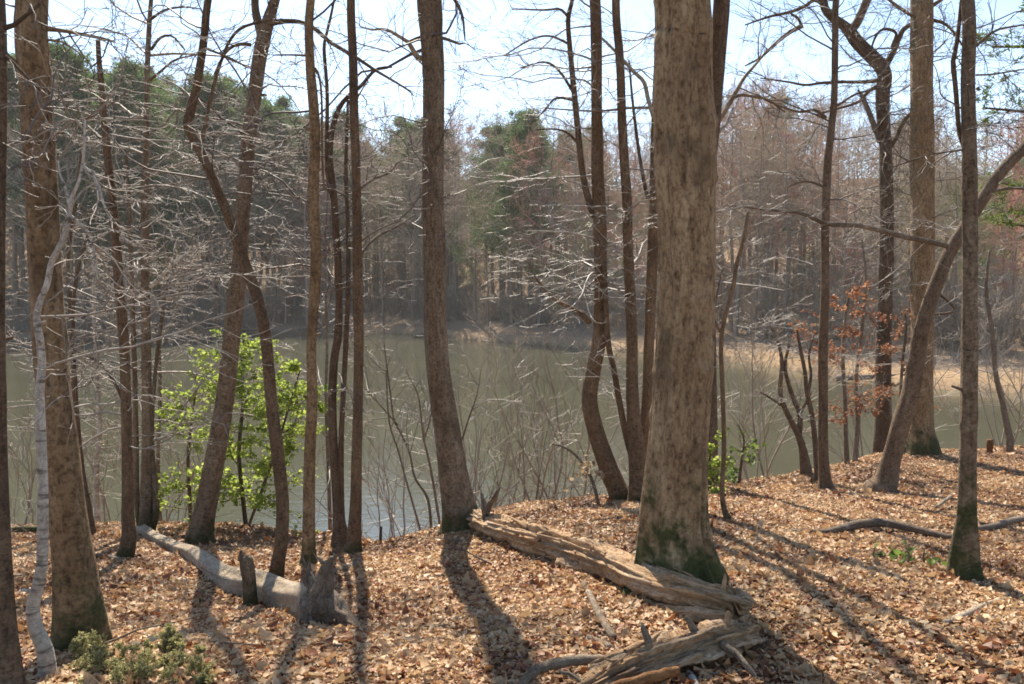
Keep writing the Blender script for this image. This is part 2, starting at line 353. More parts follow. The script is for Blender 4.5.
def grow(tb, S, D, L, R, nch, r, ang=.9, ratio=.5, g=0.0, flat=1.0, wig=.16, rmin=.002, K=(8, 6, 5, 4), sides=(5, 4, 3, 3), tmin=.2, tips=None, rr=.55):
    S = np.atleast_2d(S).astype(float); D = nrm(np.atleast_2d(D).astype(float)); L = np.broadcast_to(np.atleast_1d(L).astype(float), len(S)); R = np.broadcast_to(np.atleast_1d(R).astype(float), len(S))
    for lv in range(len(nch) + 1):
        k = K[min(lv, len(K) - 1)]; m = len(S)
        pts = np.zeros((m, k, 3)); dirs = np.zeros((m, k, 3)); pts[:, 0] = S; d = D.copy()
        for i in range(k):
            dirs[:, i] = d
            if i < k - 1:
                pts[:, i + 1] = pts[:, i] + d * (L / (k - 1))[:, None]
                d = d + r.normal(0, wig, (m, 3)) + np.array([0, 0, g]); d = nrm(d)
        t = np.linspace(0, 1, k)
        rad = np.maximum(R[:, None] * (1 - .8 * t), rmin)
        tb.add(pts, rad, sides[min(lv, len(sides) - 1)], r=r)
        if tips is not None and lv >= len(nch) - 1: tips.append((pts[:, 1:].reshape(-1, 3), dirs[:, 1:].reshape(-1, 3)))
        if lv == len(nch): break
        nc = nch[lv]
        cnt = np.maximum(1, r.poisson(nc, m)) if nc >= 1 else r.poisson(nc, m)
        pi = np.repeat(np.arange(m), cnt); tt = r.uniform(tmin, 1, len(pi)); f = tt * (k - 1); i0 = np.minimum(f.astype(int), k - 2); fr = (f - i0)[:, None]
        S2 = pts[pi, i0] * (1 - fr) + pts[pi, i0 + 1] * fr
        dd = dirs[pi, i0]
        rv = r.normal(0, 1, (len(pi), 3)); rv[:, 2] *= flat
        pr = nrm(rv - (rv * dd).sum(1, keepdims=True) * dd)
        a = ang * r.uniform(.65, 1.25, len(pi))[:, None]
        D2 = dd * np.cos(a) + pr * np.sin(a); D2[:, 2] *= (.4 + .6 * flat); D2 = nrm(D2)
        L2 = L[pi] * ratio * (1.15 - .65 * tt) * r.uniform(.6, 1.3, len(pi))
        R2 = np.maximum(R[pi] * (1 - .8 * tt) * rr, rmin)
        S, D, L, R = S2, D2, L2, R2

LEAF = np.array([(0, 0, 0), (.42, .30, .0), (.36, .66, .0), (0, 1, 0), (-.36, .66, 0), (-.42, .30, 0), (0, .32, 0), (0, .66, 0)])
LQ = np.array([(1, 2, 7, 6), (5, 6, 7, 4)]); LT = np.array([(0, 1, 6), (2, 3, 7), (0, 6, 5), (7, 3, 4)])
def leaves(C, size, r, up=None, tilt=.5, width=1.0, fold=.35, curl=.3, dirs=None):
    """one curled leaf blade per row of C; returns V, Q, T"""
    n = len(C); size = np.broadcast_to(size, n)
    v = np.repeat(LEAF[None], n, 0); v[:, :, 0] *= width * r.uniform(.75, 1.3, (n, 1))
    fo = r.normal(fold, .3, (n, 1)); cu = r.normal(0, curl, (n, 1)) + .1
    v[:, :, 2] = np.abs(v[:, :, 0]) * fo * 1.2 + cu * (v[:, :, 1] - .4) ** 2 * 1.6 + r.normal(0, .07, (n, 8))
    v[:, :, 0] += r.normal(0, .05, (n, 8)); v[:, :, 1] -= .4
    v *= size[:, None, None]
    if dirs is None:
        az = r.uniform(0, 6.283, n); Z = np.stack([r.normal(0, tilt, n), r.normal(0, tilt, n), np.ones(n)], 1); Z = nrm(Z)
        Y = np.stack([np.cos(az), np.sin(az), 0 * az], 1)
    else:
        Y = nrm(dirs); Z = r.normal(0, 1, (n, 3)) + np.array([0, 0, 1.2])
        Z = nrm(Z)
    Y = nrm(Y - (Y * Z).sum(1, keepdims=True) * Z); X = np.cross(Y, Z)
    V = C[:, None] + v[:, :, 0:1] * X[:, None] + v[:, :, 1:2] * Y[:, None] + v[:, :, 2:3] * Z[:, None]
    o = (np.arange(n) * 8)[:, None, None]
    return V.reshape(-1, 3), (LQ[None] + o).reshape(-1, 4), (LT[None] + o).reshape(-1, 3)

# ------------------------------------------------------------------ setting: ground and lake
def build_ground():
    pxs = np.concatenate([np.linspace(-650, -60, 40), np.linspace(-55, 1080, 380), np.linspace(1090, 1600, 36)])
    azf = np.arctan((pxs - CX) / F)
    azb = np.linspace(azf[-1], azf[0] + 2 * math.pi, 60)[1:-1]
    az = np.concatenate([azf, azb])
    rad = np.concatenate([[.3, .8, 1.4, 2.0, 2.5], np.arange(2.9, 16, .055), np.arange(16, 30, .5), np.arange(30, 120, .9), np.geomspace(121, 300, 24)])
    A, Rr = np.meshgrid(az, rad)
    x = Rr * np.sin(A); y = Rr * np.cos(A)
    # rows follow the forward distance inside the field of view so that banks stay crisp
    z = gz(x.ravel(), y.ravel()).reshape(x.shape)
    nr, na = x.shape
    i = np.arange(nr * na).reshape(nr, na); j = np.roll(i, -1, 1)
    Q = np.stack([i[:-1], i[1:], j[1:], j[:-1]], -1).reshape(-1, 4)
    V = np.stack([x, y, z], -1).reshape(-1, 3)
    o = mkmesh('ground', V, Q, np.zeros((0, 3), int), ground_mat())
    px = np.clip(pxof(V[:, 0], V[:, 1]), -650, 1600); t = V[:, 1] - np.interp(px, SPX, SD)
    tan = np.clip(1.4 - np.abs(t - 1.2) / 1.5, 0, 1) * np.interp(px, [300, 420, 560, 760, 900], [.25, .8, .75, .95, 1]) * (V[:, 1] > 20)
    mud = np.clip((.12 - V[:, 2]) / .25, 0, 1)
    c = np.stack([tan, mud, (V[:, 1] > 25) * 1.0, 1 + 0 * mud], 1)
    a = o.data.color_attributes.new('zone', 'FLOAT_COLOR', 'POINT'); a.data.foreach_set('color', c.astype(np.float32).ravel())
    o['kind'] = 'structure'
    me = bpy.data.meshes.new('water'); me.from_pydata([(-280, 5, 0), (280, 5, 0), (280, 280, 0), (-280, 280, 0)], [], [(0, 1, 2, 3)])
    me.materials.append(water_mat()); wo = bpy.data.objects.new('water', me); COL.objects.link(wo); wo['kind'] = 'structure'
build_ground()

def litter():
    r = np.random.default_rng(5); C = []
    for (d0, d1, dens) in ((1.6, 3.2, 600), (3.2, 7, 4400), (7, 10.5, 3000), (10.5, 17, 1100)):
        half = .95
        n = int(dens * half * (d1 * d1 - d0 * d0))
        y = np.sqrt(r.uniform(d0 * d0, d1 * d1, n)); x = r.uniform(-half, half, n) * y
        C.append(np.stack([x, y], 1))
    C = np.concatenate(C); z = gz(C[:, 0], C[:, 1])
    k = z > .08; C = C[k]; z = z[k]
    clump = .5 + .5 * noise2(C[:, 0], C[:, 1], 4, 7)
    P3 = np.c_[C, z + r.uniform(.0, .016, len(C)) + .006 * clump]
    sz = r.lognormal(math.log(.028), .4, len(C)).clip(.014, .085)
    V, Q, T = leaves(P3, sz, r, tilt=.28, width=.8, fold=.3, curl=.6)
    o = mkmesh('leaf_litter', V, Q, T, M['litter'], smooth=False)
    tag(o, 'dry tan and red-brown fallen leaves covering the whole bank', 'leaf litter', kind='stuff')
litter()
def debris():
    r = np.random.default_rng(6); n = 900; y = np.sqrt(r.uniform(3.1 ** 2, 12 ** 2, n)); x = r.uniform(-.62, .62, n) * y; z = gz(x, y); k = z > .3; x, y, z = x[k], y[k], z[k]; n = len(x)
    a = r.uniform(0, 6.28, n); tb = Tubes(); L = r.lognormal(math.log(.16), .5, n).clip(.05, .6)
    grow(tb, np.stack([x, y, z + .02], 1), np.stack([np.cos(a), np.sin(a), r.normal(.02, .12, n)], 1), L, L * .012 + .0015, [.7], r, ang=.7, wig=.12, rmin=.0012, K=(6, 4))
    tag(tb.build('twig_litter', M['stick'], None), 'small dead twigs strewn over the fallen leaves', 'twigs', kind='stuff')
debris()

# ------------------------------------------------------------------ trees of the near bank
def trunk_pts(D, path, step, dep=0.0, top=None, seed=0, H=None):
    r = np.random.default_rng(seed)
    pts = []
    for q in path:
        px, py, wd = q[:3]; d = D + (q[3] if len(q) > 3 else 0.0)
        pts.append([*P(px, py, d), wd * .5 / F * d])
    pts = np.array(pts)
    if top is not None:                                    # the trunk goes on above the picture, thinning out
        p0 = pts[-1]; dr = pts[-1, :3] - pts[max(-3, -len(pts)), :3]; dr = dr / np.linalg.norm(dr)
        z0 = pts[0, 2]; rest = max(top - (p0[2] - z0), 1.0); n = 5; ext = []
        for i in range(1, n + 1):
            dr = nrm(dr + np.array([*r.normal(0, .07, 2), .12])); p = (ext[-1][:3] if ext else p0[:3]) + dr * rest / n
            ext.append(np.r_[p, p0[3] * (1 - .88 * i / n)])
        pts = np.vstack([pts, ext])
    return spline(pts, step)
def rough(K, S, r, hs, amp=.04, lobes=5, flare=.0, fl_h=.25, fib=0.0, chunk=0.0):
    th = np.arange(S) / S * 2 * math.pi
    m = np.ones((K, S))
    for _ in range(7):
        k = r.integers(1, 6); f = r.uniform(.6, 5); p = r.uniform(0, 6.28, 2)
        m += amp / 2.2 * np.sin(k * th[None] + p[0] + 1.3 * np.sin(hs[:, None] * f + p[1]))
    if K > 40:                                             # knots and swellings
        for _ in range(int(hs[-1] * 2.6)):
            h0 = r.uniform(0, hs[-1]); t0 = r.uniform(0, 6.283); sg = r.uniform(.02, .06); dt = (th[None] - t0 + math.pi) % (2 * math.pi) - math.pi
            m += r.uniform(.04, .16) * np.exp(-((hs[:, None] - h0) / sg) ** 2 - (dt / .55) ** 2)
    if fib:
        for _ in range(10):
            k = r.integers(6, 17); p = r.uniform(0, 6.28, 2); f = r.uniform(.5, 3)
            m += fib / 3 * np.sin(k * th[None] + p[0] + .8 * np.sin(hs[:, None] * f + p[1]))
    if chunk:                                              # plates of wood broken away along the grain
        for _ in range(3):
            a = r.uniform(-1, 1, (max(4, int(hs[-1] * 5)) + 2, max(5, S // 5)))
            u = np.linspace(0, a.shape[0] - 1.001, K)[:, None] + .35 * np.sin(3 * th[None] + r.uniform(0, 6)); u = np.clip(u, 0, a.shape[0] - 1)
            v = (th[None] / 6.2832 * a.shape[1] + .3 * np.sin(hs[:, None] * 9 + r.uniform(0, 6))) % a.shape[1]
            m -= chunk * np.clip(a[u.astype(int), v.astype(int)] * 2, 0, 1)
        m += r.normal(0, chunk * .12, (1, S)) + r.normal(0, chunk * .06, (K, S))
    if flare:
        e = np.exp(-hs / fl_h)[:, None]; p = r.uniform(0, 6.28)
        m += flare * e * (.5 + .5 * np.cos(lobes * th[None] + p)) * (.7 + .3 * np.cos(2 * th[None] + 2 * p))
    return m[None]
def side_branches(tb, tp, n, h, length, r, nch=(5, 4), rmin=.0022, g=.01, flat=.55, ang=.9, el=(-.1, .6), rad=.0065, wig=.24, az=None, ratio=.5):
    """n branches leaving the trunk points tp (x, y, z, radius) between heights h above its foot"""
    if h[1] > 4.2: n = int(n * 1.5)
    z = tp[:, 2] - tp[0, 2]
    hh = r.uniform(h[0], h[1], n); i = np.clip(np.searchsorted(z, hh), 0, len(tp) - 1)
    a = r.uniform(0, 6.283, n) if az is None else r.normal(az[0], az[1], n)
    e = r.uniform(el[0], el[1], n)
    D = np.stack([np.cos(a) * np.cos(e), np.sin(a) * np.cos(e), np.sin(e)], 1)
    L = r.uniform(length[0], length[1], n); R = np.minimum(L * rad, tp[i, 3] * .6)
    grow(tb, tp[i, :3], D, L, R, list(nch), r, ang=ang, g=g, flat=flat, rmin=rmin * .8, wig=wig, ratio=ratio, K=(10, 7, 5, 4))

def limb(parent, origin, D, path, mat, r, name='limb', twigs=None, tn=0, step=.05, dd=0.0, tl=.35, sides=8, start=None, nch=(3,)):
    """a traced limb; dd metres of drift towards (-) or away from (+) the camera along its length"""
    n = len(path); pts = []
    for i, q in enumerate(path):
        d = D + (start or 0) + dd * i / max(1, n - 1); pts.append([*P(q[0], q[1], d), q[2] * .5 / F * d])
    tp = spline(np.array(pts), step); K = len(tp)
    tb = Tubes(); hs = np.linspace(0, 1, K) * K * step
    tb.add(tp[:, :3], tp[:, 3] * (1 + .08 * r.normal(0, 1, K).cumsum() / max(4, K ** .5)), sides, rough(K, sides, r, hs, .05), cap=True)
    o = tb.build(name, mat, parent, origin)
    if twigs is not None and tn:
        ii = r.integers(K // 5, K, tn); T = nrm(np.gradient(tp[:, :3], axis=0))[ii]
        rv = r.normal(0, 1, (tn, 3)); pr = nrm(rv - (rv * T).sum(1, keepdims=True) * T); a = r.uniform(.6, 1.2, (tn, 1))
        L = r.uniform(.4, 1.3, tn) * tl
        grow(twigs, tp[ii, :3], T * np.cos(a) + pr * np.sin(a), L, np.minimum(.008 * L + .0012, tp[ii, 3] * .7), list(nch), r, flat=.7, rmin=.0018)
    return tp

SEEDC = [100]
def tree(name, label, D, path, mat, twigm='twig', top=9.0, limbs=(), auto=None, crown=True, flare=.6, lobes=5, amp=.05, S=18, step=.06, cat='tree', fib=0.0, autos=(), fl_h=.24, group=None, captop=False):
    SEEDC[0] += 1; r = np.random.default_rng(SEEDC[0])
    mt = M[mat]
    b = P(path[0][0], path[0][1], D); base = np.array([b[0], b[1], g1(b[0], b[1])])
    root = thing(name, base, label, cat, group)
    tp = trunk_pts(D, path, step, top=top, seed=SEEDC[0])
    foot = tp[0].copy(); foot[2] = min(foot[2], base[2]) - .12; tp = np.vstack([foot, tp])
    K = len(tp); hs = np.r_[0, np.cumsum(np.linalg.norm(np.diff(tp[:, :3], axis=0), axis=1))]
    tb = Tubes(); tb.add(tp[:, :3], tp[:, 3], S, rough(K, S, r, hs, amp, lobes, flare, fl_h, fib), cap=True)
    ns = r.integers(3, 8); ii = r.integers(K // 8, max(K // 8 + 2, int(K * .7)), ns); az = r.uniform(0, 6.283, ns); ra = np.minimum(tp[ii, 3] * .3, r.uniform(.004, .014, ns))
    Ds = np.stack([np.cos(az), np.sin(az), r.uniform(0, .8, ns)], 1); Ds = nrm(Ds); ln = tp[ii, 3] + r.uniform(.015, .07, ns)
    tb.add(tp[ii, None, :3] + Ds[:, None] * ln[:, None, None] * np.linspace(.3, 1, 3)[None, :, None], ra[:, None] * np.array([1.3, 1, .8]), 6, cap=True)
    tb.build('trunk', mt, root, base)
    tw = Tubes()
    for lm in limbs:
        kw = dict(lm[1]) if len(lm) > 1 and isinstance(lm[1], dict) else {}
        limb(root, base, D, lm[0], M[kw.pop('mat', mat)], r, twigs=tw, **kw)
    for a in autos: side_branches(tw, tp, r=r, **a)
    if crown and top:
        ztop = tp[-1, 2] - tp[0, 2]
        side_branches(tw, tp, 9, (ztop * .55, ztop * .97), (1.2, 2.6), r, nch=(4, 3), el=(.2, .9), rmin=.004)
    if tw.n: tw.build('crown', M[twigm], root, base)
    return root, tp

A = lambda n, h, l, **k: dict(n=n, h=h, length=l, **k)
tree('bare_tree', 'dark trunk cut by the left edge of the photo, nearest the camera', 3.55,
     [(8, 712, 44), (5, 684, 34), (0, 600, 26), (-5, 450, 22), (-6, 250, 20), (-6, 0, 20)], 'dark', top=7.5,
     limbs=[([(-2, 30, 6), (12, 26, 5), (20, 20, 4), (40, 4, 3)], dict(tn=4)), ([(-3, 52, 5), (10, 60, 4), (22, 72, 3), (40, 90, 2)], dict(tn=4))],
     autos=[A(5, (1.0, 4.5), (.5, 1.1))])
tree('bare_tree', 'thick brown left-leaning trunk with a mossy flared foot beside the pale crooked stem', 4.25,
     [(80, 640, 50), (79, 620, 46), (75, 570, 40), (68, 513, 35), (62, 450, 32), (55, 400, 31), (49, 342, 31), (44, 250, 30), (40, 171, 30), (35, 85, 29), (32, 0, 29)], 'oak2', top=9.5, S=40, step=.03, amp=.03, flare=.4, fib=.015,
     limbs=[([(48, 29, 5), (65, 31, 4), (85, 35, 3.5), (105, 39, 3), (115, 42, 1.5)], dict(tn=10, dd=.3)), ([(48, 40, 2.5), (62, 42, 2), (75, 50, 1.5), (90, 62, 1)], dict(tn=3, dd=-.2))],
     autos=[A(6, (2.8, 4.5), (.6, 1.4))])
tree('pale_sapling', 'thin crooked chalky white stem in front of the thick mossy brown trunk', 3.75,
     [(52, 705, 18), (49, 684, 18), (45, 650, 16), (36, 628, 14), (33, 608, 13), (37, 590, 12), (42, 565, 11), (43, 530, 11), (43, 480, 10), (41, 430, 9.5), (40, 395, 8.5), (42, 365, 8), (40, 340, 7.5), (37, 320, 7), (40, 302, 6.5), (47, 285, 6), (52, 262, 6), (60, 246, 5.5), (68, 225, 4.5), (72, 198, 4), (80, 178, 3), (84, 150, 2.5), (85, 120, 2)], 'pale', 'palewig', top=None, step=.025, flare=.0,
     limbs=[([(60, 246, 4), (70, 215, 3.4), (66, 190, 3), (60, 175, 2), (58, 160, 1)], dict(tn=6)), ([(82, 165, 3), (95, 178, 3), (104, 205, 2.6), (112, 222, 2)], dict(tn=8)), ([(84, 130, 2.5), (72, 118, 2.2), (56, 126, 2), (52, 140, 1)], dict(tn=6)),
            ([(70, 215, 3), (88, 232, 2.8), (94, 250, 2.5), (98, 280, 1.6)], dict(tn=8))],
     autos=[A(12, (1.5, 3.4), (.4, 1.0), rmin=.0016, az=(.2, .9))])
tree('snag', 'slender leaning brown snag with a snapped-off top, standing left of the twin stems', 7.2,
     [(122, 562, 17), (127, 550, 14), (129, 535, 13), (128, 513, 12), (127, 450, 11), (126, 400, 10.5), (124, 342, 10), (119, 280, 10), (114, 220, 9), (109, 171, 8), (105, 130, 7), (102, 90, 6), (99, 60, 5), (98, 40, 4.5)], 'smooth', 'palewig', top=None, S=14,
     limbs=[([(122, 398, 4), (116, 385, 3.6), (106, 370, 3.2), (95, 360, 2.6), (70, 348, 1.5)], dict(tn=6, mat='dark')), ([(116, 254, 4), (121, 236, 3.6), (128, 243, 3), (137, 246, 2)], dict(mat='pale', tn=8)), ([(121, 272, 4), (125, 285, 3.4), (131, 293, 2.6), (140, 290, 2)], dict(mat='pale', tn=6))],
     autos=[A(9, (1.2, 3.4), (.6, 1.5), el=(-.3, .6), az=(math.pi, .8), rmin=.0028), A(8, (1.0, 3.6), (.6, 1.5), el=(-.3, .5), az=(0, .8), rmin=.0028)])
tree('beech_tree', 'slim grey many-stemmed beech with whitish side branches left of the green sapling', 9.0,
     [(146, 533, 16), (146, 500, 12), (147, 450, 10.5), (147, 400, 10), (146, 342, 9), (145, 270, 8.5), (145, 200, 8), (146, 140, 6), (147, 80, 5), (149, 30, 4.5), (151, 0, 4)], 'plain', 'palewig', top=8.5,
     limbs=[([(141, 535, 7), (137, 500, 6), (136, 440, 5.5), (135, 380, 5), (133, 320, 5), (131, 260, 4.5), (129, 200, 3.5), (126, 150, 2)], dict(tn=14, tl=.6)), ([(150, 535, 8), (156, 512, 7), (155, 480, 6), (152, 450, 5), (153, 400, 4), (160, 330, 3.5), (168, 280, 2.5)], dict(tn=12, tl=.5)),
            ([(149, 288, 4.5), (160, 278, 3.8), (172, 265, 3.2), (185, 255, 2.4), (192, 248, 1.4)], dict(mat='pale', tn=16, tl=.5)), ([(147, 300, 4), (138, 298, 3.4), (130, 292, 2.8), (120, 284, 2)], dict(mat='pale', tn=10, tl=.5)),
            ([(150, 80, 3), (160, 72, 2.6), (175, 60, 2.2), (195, 55, 1.5)], dict(tn=8, mat='dark')), ([(151, 50, 3), (160, 38, 2.6), (172, 36, 2.2), (185, 50, 1.5)], dict(tn=8, mat='dark')), ([(150, 20, 3), (165, 10, 2.5), (185, 7, 2), (200, 9, 1.4)], dict(tn=8, mat='dark')),
            ([(149, 440, 3.5), (163, 438, 3), (176, 428, 2.6), (185, 415, 2.2), (186, 402, 1.5)], dict(mat='pale', tn=8))],
     autos=[A(15, (1.0, 4.3), (.8, 2.0), el=(-.1, .7), az=(.1, .5), nch=(6, 4, 3), rmin=.0022, wig=.3, flat=.85), A(11, (1.0, 4.3), (.8, 1.8), el=(-.1, .45), az=(3.0, .6), nch=(6, 4, 3), rmin=.0022, wig=.3, flat=.85)])
tree('bare_tree', 'curving brown trunk with a sharp elbow bend high up, foot behind the pale log', 6.5,
     [(274, 588, 18), (277, 565, 14), (281, 540, 13), (282, 500, 13), (277, 450, 13), (271, 400, 12), (266, 342, 11.5), (258, 300, 11), (247, 270, 11), (235, 235, 10), (222, 200, 9.5), (207, 165, 9.5), (196, 143, 10), (188, 126, 9.5), (191, 110, 9), (196, 90, 8.5), (201, 60, 8), (205, 30, 7.5), (208, 0, 7)], 'smooth', top=8, step=.04,
     limbs=[([(200, 147, 5), (204, 132, 4), (208, 110, 3.5), (214, 85, 3.2), (221, 62, 3.2), (229, 42, 3), (240, 29, 3), (256, 23, 2.6), (272, 20, 2)], dict(tn=8, dd=.3)), ([(205, 48, 3), (215, 52, 2.4), (228, 57, 2), (245, 66, 1.4)], dict(tn=6))],
     autos=[A(8, (2.6, 5), (.6, 1.4))])
tree('bare_tree', 'grey-brown trunk leaning right behind the green sapling, forked at the top', 8.3,
     [(200, 547, 27), (201, 530, 22), (207, 500, 20), (217, 450, 19), (225, 400, 17.5), (231, 342, 16.5), (236, 300, 16), (240, 260, 15), (242, 220, 14.5), (246, 171, 14), (250, 130, 13.5), (255, 90, 13), (259, 60, 13), (264, 36, 13), (269, 18, 11), (278, -12, 9)], 'plain', top=10, S=20,
     limbs=[([(263, 40, 10), (258, 22, 8), (255, 5, 7), (256, -25, 6)], {}), ([(268, 23, 8), (275, 22, 6), (285, 21, 5), (300, 22, 4.5), (315, 29, 4.5), (330, 42, 4.2), (345, 51, 4), (360, 60, 3.6), (375, 70, 3.2), (392, 80, 2.6), (408, 90, 2), (414, 96, 1)], dict(tn=14, tl=.5, dd=-.6)),
            ([(251, 45, 4), (242, 44, 3.6), (232, 47, 3), (222, 58, 2), (214, 75, 1.4)], dict(tn=8))],
     autos=[A(8, (3.2, 6), (.8, 2))])
tree('bare_tree', 'slim straight trunk with a green mossy foot just right of the curving trunk', 7.0,
     [(309, 564, 17), (309, 545, 13), (309, 500, 12), (310, 450, 11.5), (312, 400, 11), (311, 350, 10), (314, 300, 10.5), (316, 250, 11), (313, 200, 11), (315, 140, 10), (313, 100, 10), (310, 60, 9), (311, 0, 8)], 'oak2', top=9, limbs=[([(315, 68, 3), (320, 80, 2.4), (322, 110, 2.2), (322, 150, 2), (324, 190, 1.4)], dict(tn=4)), ([(310, 56, 2.4), (295, 55, 2), (275, 55, 1.6)], dict(tn=5))],
     autos=[A(9, (2.3, 5.2), (.6, 1.5)), A(6, (1.4, 2.6), (.5, 1.2), rmin=.0025)])
tree('bare_tree', 'straight reddish-brown trunk with no branches low down, right of the close twin stems', 7.5,
     [(353, 558, 22), (354, 540, 15), (356, 500, 11.5), (357, 450, 10.5), (358, 400, 10), (359, 342, 10), (358, 300, 10), (357, 220, 9), (356, 171, 9), (354, 100, 9), (353, 60, 8.5), (351, 0, 8)], 'smooth', top=9, limbs=[([(358, 190, 3), (372, 180, 2.6), (390, 172, 2.4), (398, 162, 2), (410, 158, 1.4)], dict(tn=6, dd=.4, mat='stick')), ([(359, 258, 3.2), (368, 245, 2.8), (380, 235, 2.6), (398, 226, 2.2), (415, 215, 1.6)], dict(tn=6, dd=.4, mat='stick')),
            ([(357, 284, 2.4), (345, 288, 2), (325, 292, 1.8), (300, 294, 1.4), (268, 296, 1)], dict(tn=6, dd=.4, mat='stick'))],
     autos=[A(7, (2.6, 5), (.5, 1.3))])
tree('bare_tree', 'dark twin stems rising from one foot between the two straight brown trunks', 8.0,
     [(341, 547, 22), (340, 530, 15), (337, 500, 9), (334, 450, 8.5), (332, 400, 8.5), (334, 360, 8), (338, 335, 8), (339, 300, 7), (338, 260, 7), (336, 225, 7), (334, 195, 6.5), (331, 171, 6), (330, 150, 5.5), (334, 122, 5), (341, 105, 4.6), (350, 95, 4.2), (361, 86, 3.6), (372, 73, 3), (380, 68, 2.6), (392, 67, 2)], 'dark', top=None, flare=.2,
     limbs=[([(342, 535, 8), (341, 500, 6.5), (341, 450, 6), (343, 400, 5.5), (346, 342, 5.5), (348, 290, 5), (348, 230, 4.5), (346, 170, 4), (348, 100, 3)], dict(tn=8)), ([(333, 200, 5), (327, 171, 4.4), (327, 130, 4), (327, 90, 3.6), (324, 50, 3.4), (326, 36, 3), (331, 15, 2.6), (336, -10, 2)], dict(tn=8))],
     autos=[A(14, (1.6, 4.0), (.4, 1.2))])
tree('bare_tree', 'sturdy grey trunk on the brow of the bank at the start of the rotten log', 8.0,
     [(462, 528, 44), (460, 516, 36), (457, 500, 31), (449, 450, 27), (442, 400, 24.5), (436, 342, 22.5), (434, 255, 21.5), (433, 171, 21), (433, 85, 20.5), (431, 35, 22), (429, 0, 25)], 'plain', top=11, S=36, step=.03, flare=.45, fib=.012,
     limbs=[([(424, 59, 7), (417, 57, 6), (413, 50, 5), (408, 42, 4.2), (400, 37, 3.8), (390, 31, 3.4), (380, 29, 2.8), (371, 30, 2), (360, 26, 1)], dict(tn=8, mat='logbark', dd=-.2)), ([(424, 36, 3.5), (415, 39, 3), (408, 42, 2.6)], {}), ([(443, 38, 3.5), (452, 41, 3), (459, 44, 2.4), (465, 43, 1.4)], dict(tn=4)),
            ([(441, -20, 5), (452, -5, 4), (462, 15, 3), (465, 40, 1.5)], dict(tn=8))],
     autos=[A(9, (4.4, 7.5), (1.0, 2.4), el=(-.4, .3)), A(8, (2.6, 4.2), (.5, 1.3), rmin=.0028)])
tree('bare_tree', 'trunk with a boomerang bend low down, on the bank left of the big oak', 9.5,
     [(624, 501, 24), (617, 488, 19), (606, 460, 17.5), (596, 430, 16.5), (590, 400, 16), (594, 370, 15), (599, 342, 14), (601, 300, 13), (601, 270, 13), (600, 215, 13), (598, 171, 12), (597, 100, 11), (595, 0, 10.5)], 'smooth', 'greytwig', top=11, step=.04,
     limbs=[([(598, 222, 7), (590, 205, 6.5), (583, 175, 6), (578, 130, 6), (574, 90, 5.5), (570, 50, 5), (568, 20, 4.5), (572, 0, 4), (576, -30, 3.5)], dict(tn=12, tl=.6)), ([(590, 323, 6), (582, 315, 5), (571, 308, 4.2), (555, 300, 3.6), (545, 290, 3.2), (535, 276, 2.4), (528, 262, 1.6)], dict(tn=12, tl=.5)),
            ([(569, 18, 3), (560, 9, 2.4), (545, 10, 2), (512, 9, 1.2)], dict(tn=10, mat='dark')), ([(573, 92, 3), (560, 72, 2.4), (545, 62, 2), (520, 68, 1.3)], dict(tn=10, mat='dark')), ([(573, 100, 3), (556, 98, 2.4), (545, 110, 2), (530, 125, 1.3)], dict(tn=10, mat='dark')), ([(578, 143, 3), (566, 132, 2.4), (552, 129, 2), (535, 130, 1.4)], dict(tn=8, mat='dark')),
            ([(571, 45, 2.6), (550, 36, 2.2), (530, 40, 1.8), (505, 55, 1.2)], dict(tn=8, mat='dark')), ([(620, 253, 3.2), (612, 244, 3), (600, 240, 2.6), (580, 235, 2.4), (560, 232, 2), (525, 231, 1.4)], dict(tn=10, mat='pale'))],
     autos=[A(16, (2.2, 5.8), (.7, 1.8), az=(math.pi, .9), el=(-.2, .4), nch=(6, 4)), A(14, (2.0, 4.8), (.7, 1.6), nch=(5, 4))])
tree('bare_tree', 'clump of two brown trunks and a thin stem, close left of the big oak', 9.3,
     [(641, 505, 26), (640, 490, 20), (637, 450, 18), (634, 420, 14), (632, 380, 12), (632, 342, 11), (630, 290, 10.5), (628, 240, 10), (627, 200, 10), (625, 171, 9.5), (622, 120, 9), (620, 60, 8.5), (616, 0, 8)], 'smooth', 'greytwig', top=10,
     limbs=[([(641, 480, 14), (644, 440, 13), (647, 400, 11.5), (649, 342, 11.5), (651, 290, 12), (654, 230, 12), (655, 171, 10.5), (656, 110, 9), (658, 50, 7.5), (660, -10, 6)], dict(start=.15)), ([(638, 470, 9), (628, 443, 7), (620, 405, 6.5), (614, 370, 6), (608, 342, 6), (606, 300, 5), (604, 262, 4)], dict(start=.1, tn=4)),
            ([(654, 118, 5), (648, 98, 4.6), (644, 82, 4.4), (634, 72, 4), (625, 62, 3.6), (614, 50, 3.2), (602, 38, 2.6)], dict(mat='logbark', tn=8)), ([(651, 108, 3), (660, 107, 2.6), (630, 108, 2.2), (600, 112, 2), (560, 109, 1.4)][:1] + [(630, 108, 2.6), (600, 111, 2.2), (570, 110, 1.8), (545, 108, 1.2)], dict(mat='stick', tn=6)),
            ([(648, 200, 4), (642, 171, 3.6), (636, 130, 3.2), (632, 95, 2.6), (629, 60, 1.6)], dict(tn=5, mat='dark'))],
     autos=[A(16, (2.2, 5.2), (.5, 1.5), nch=(5, 4)), A(14, (1.2, 3.2), (.5, 1.4), az=(3.0, 1), nch=(5, 4))])
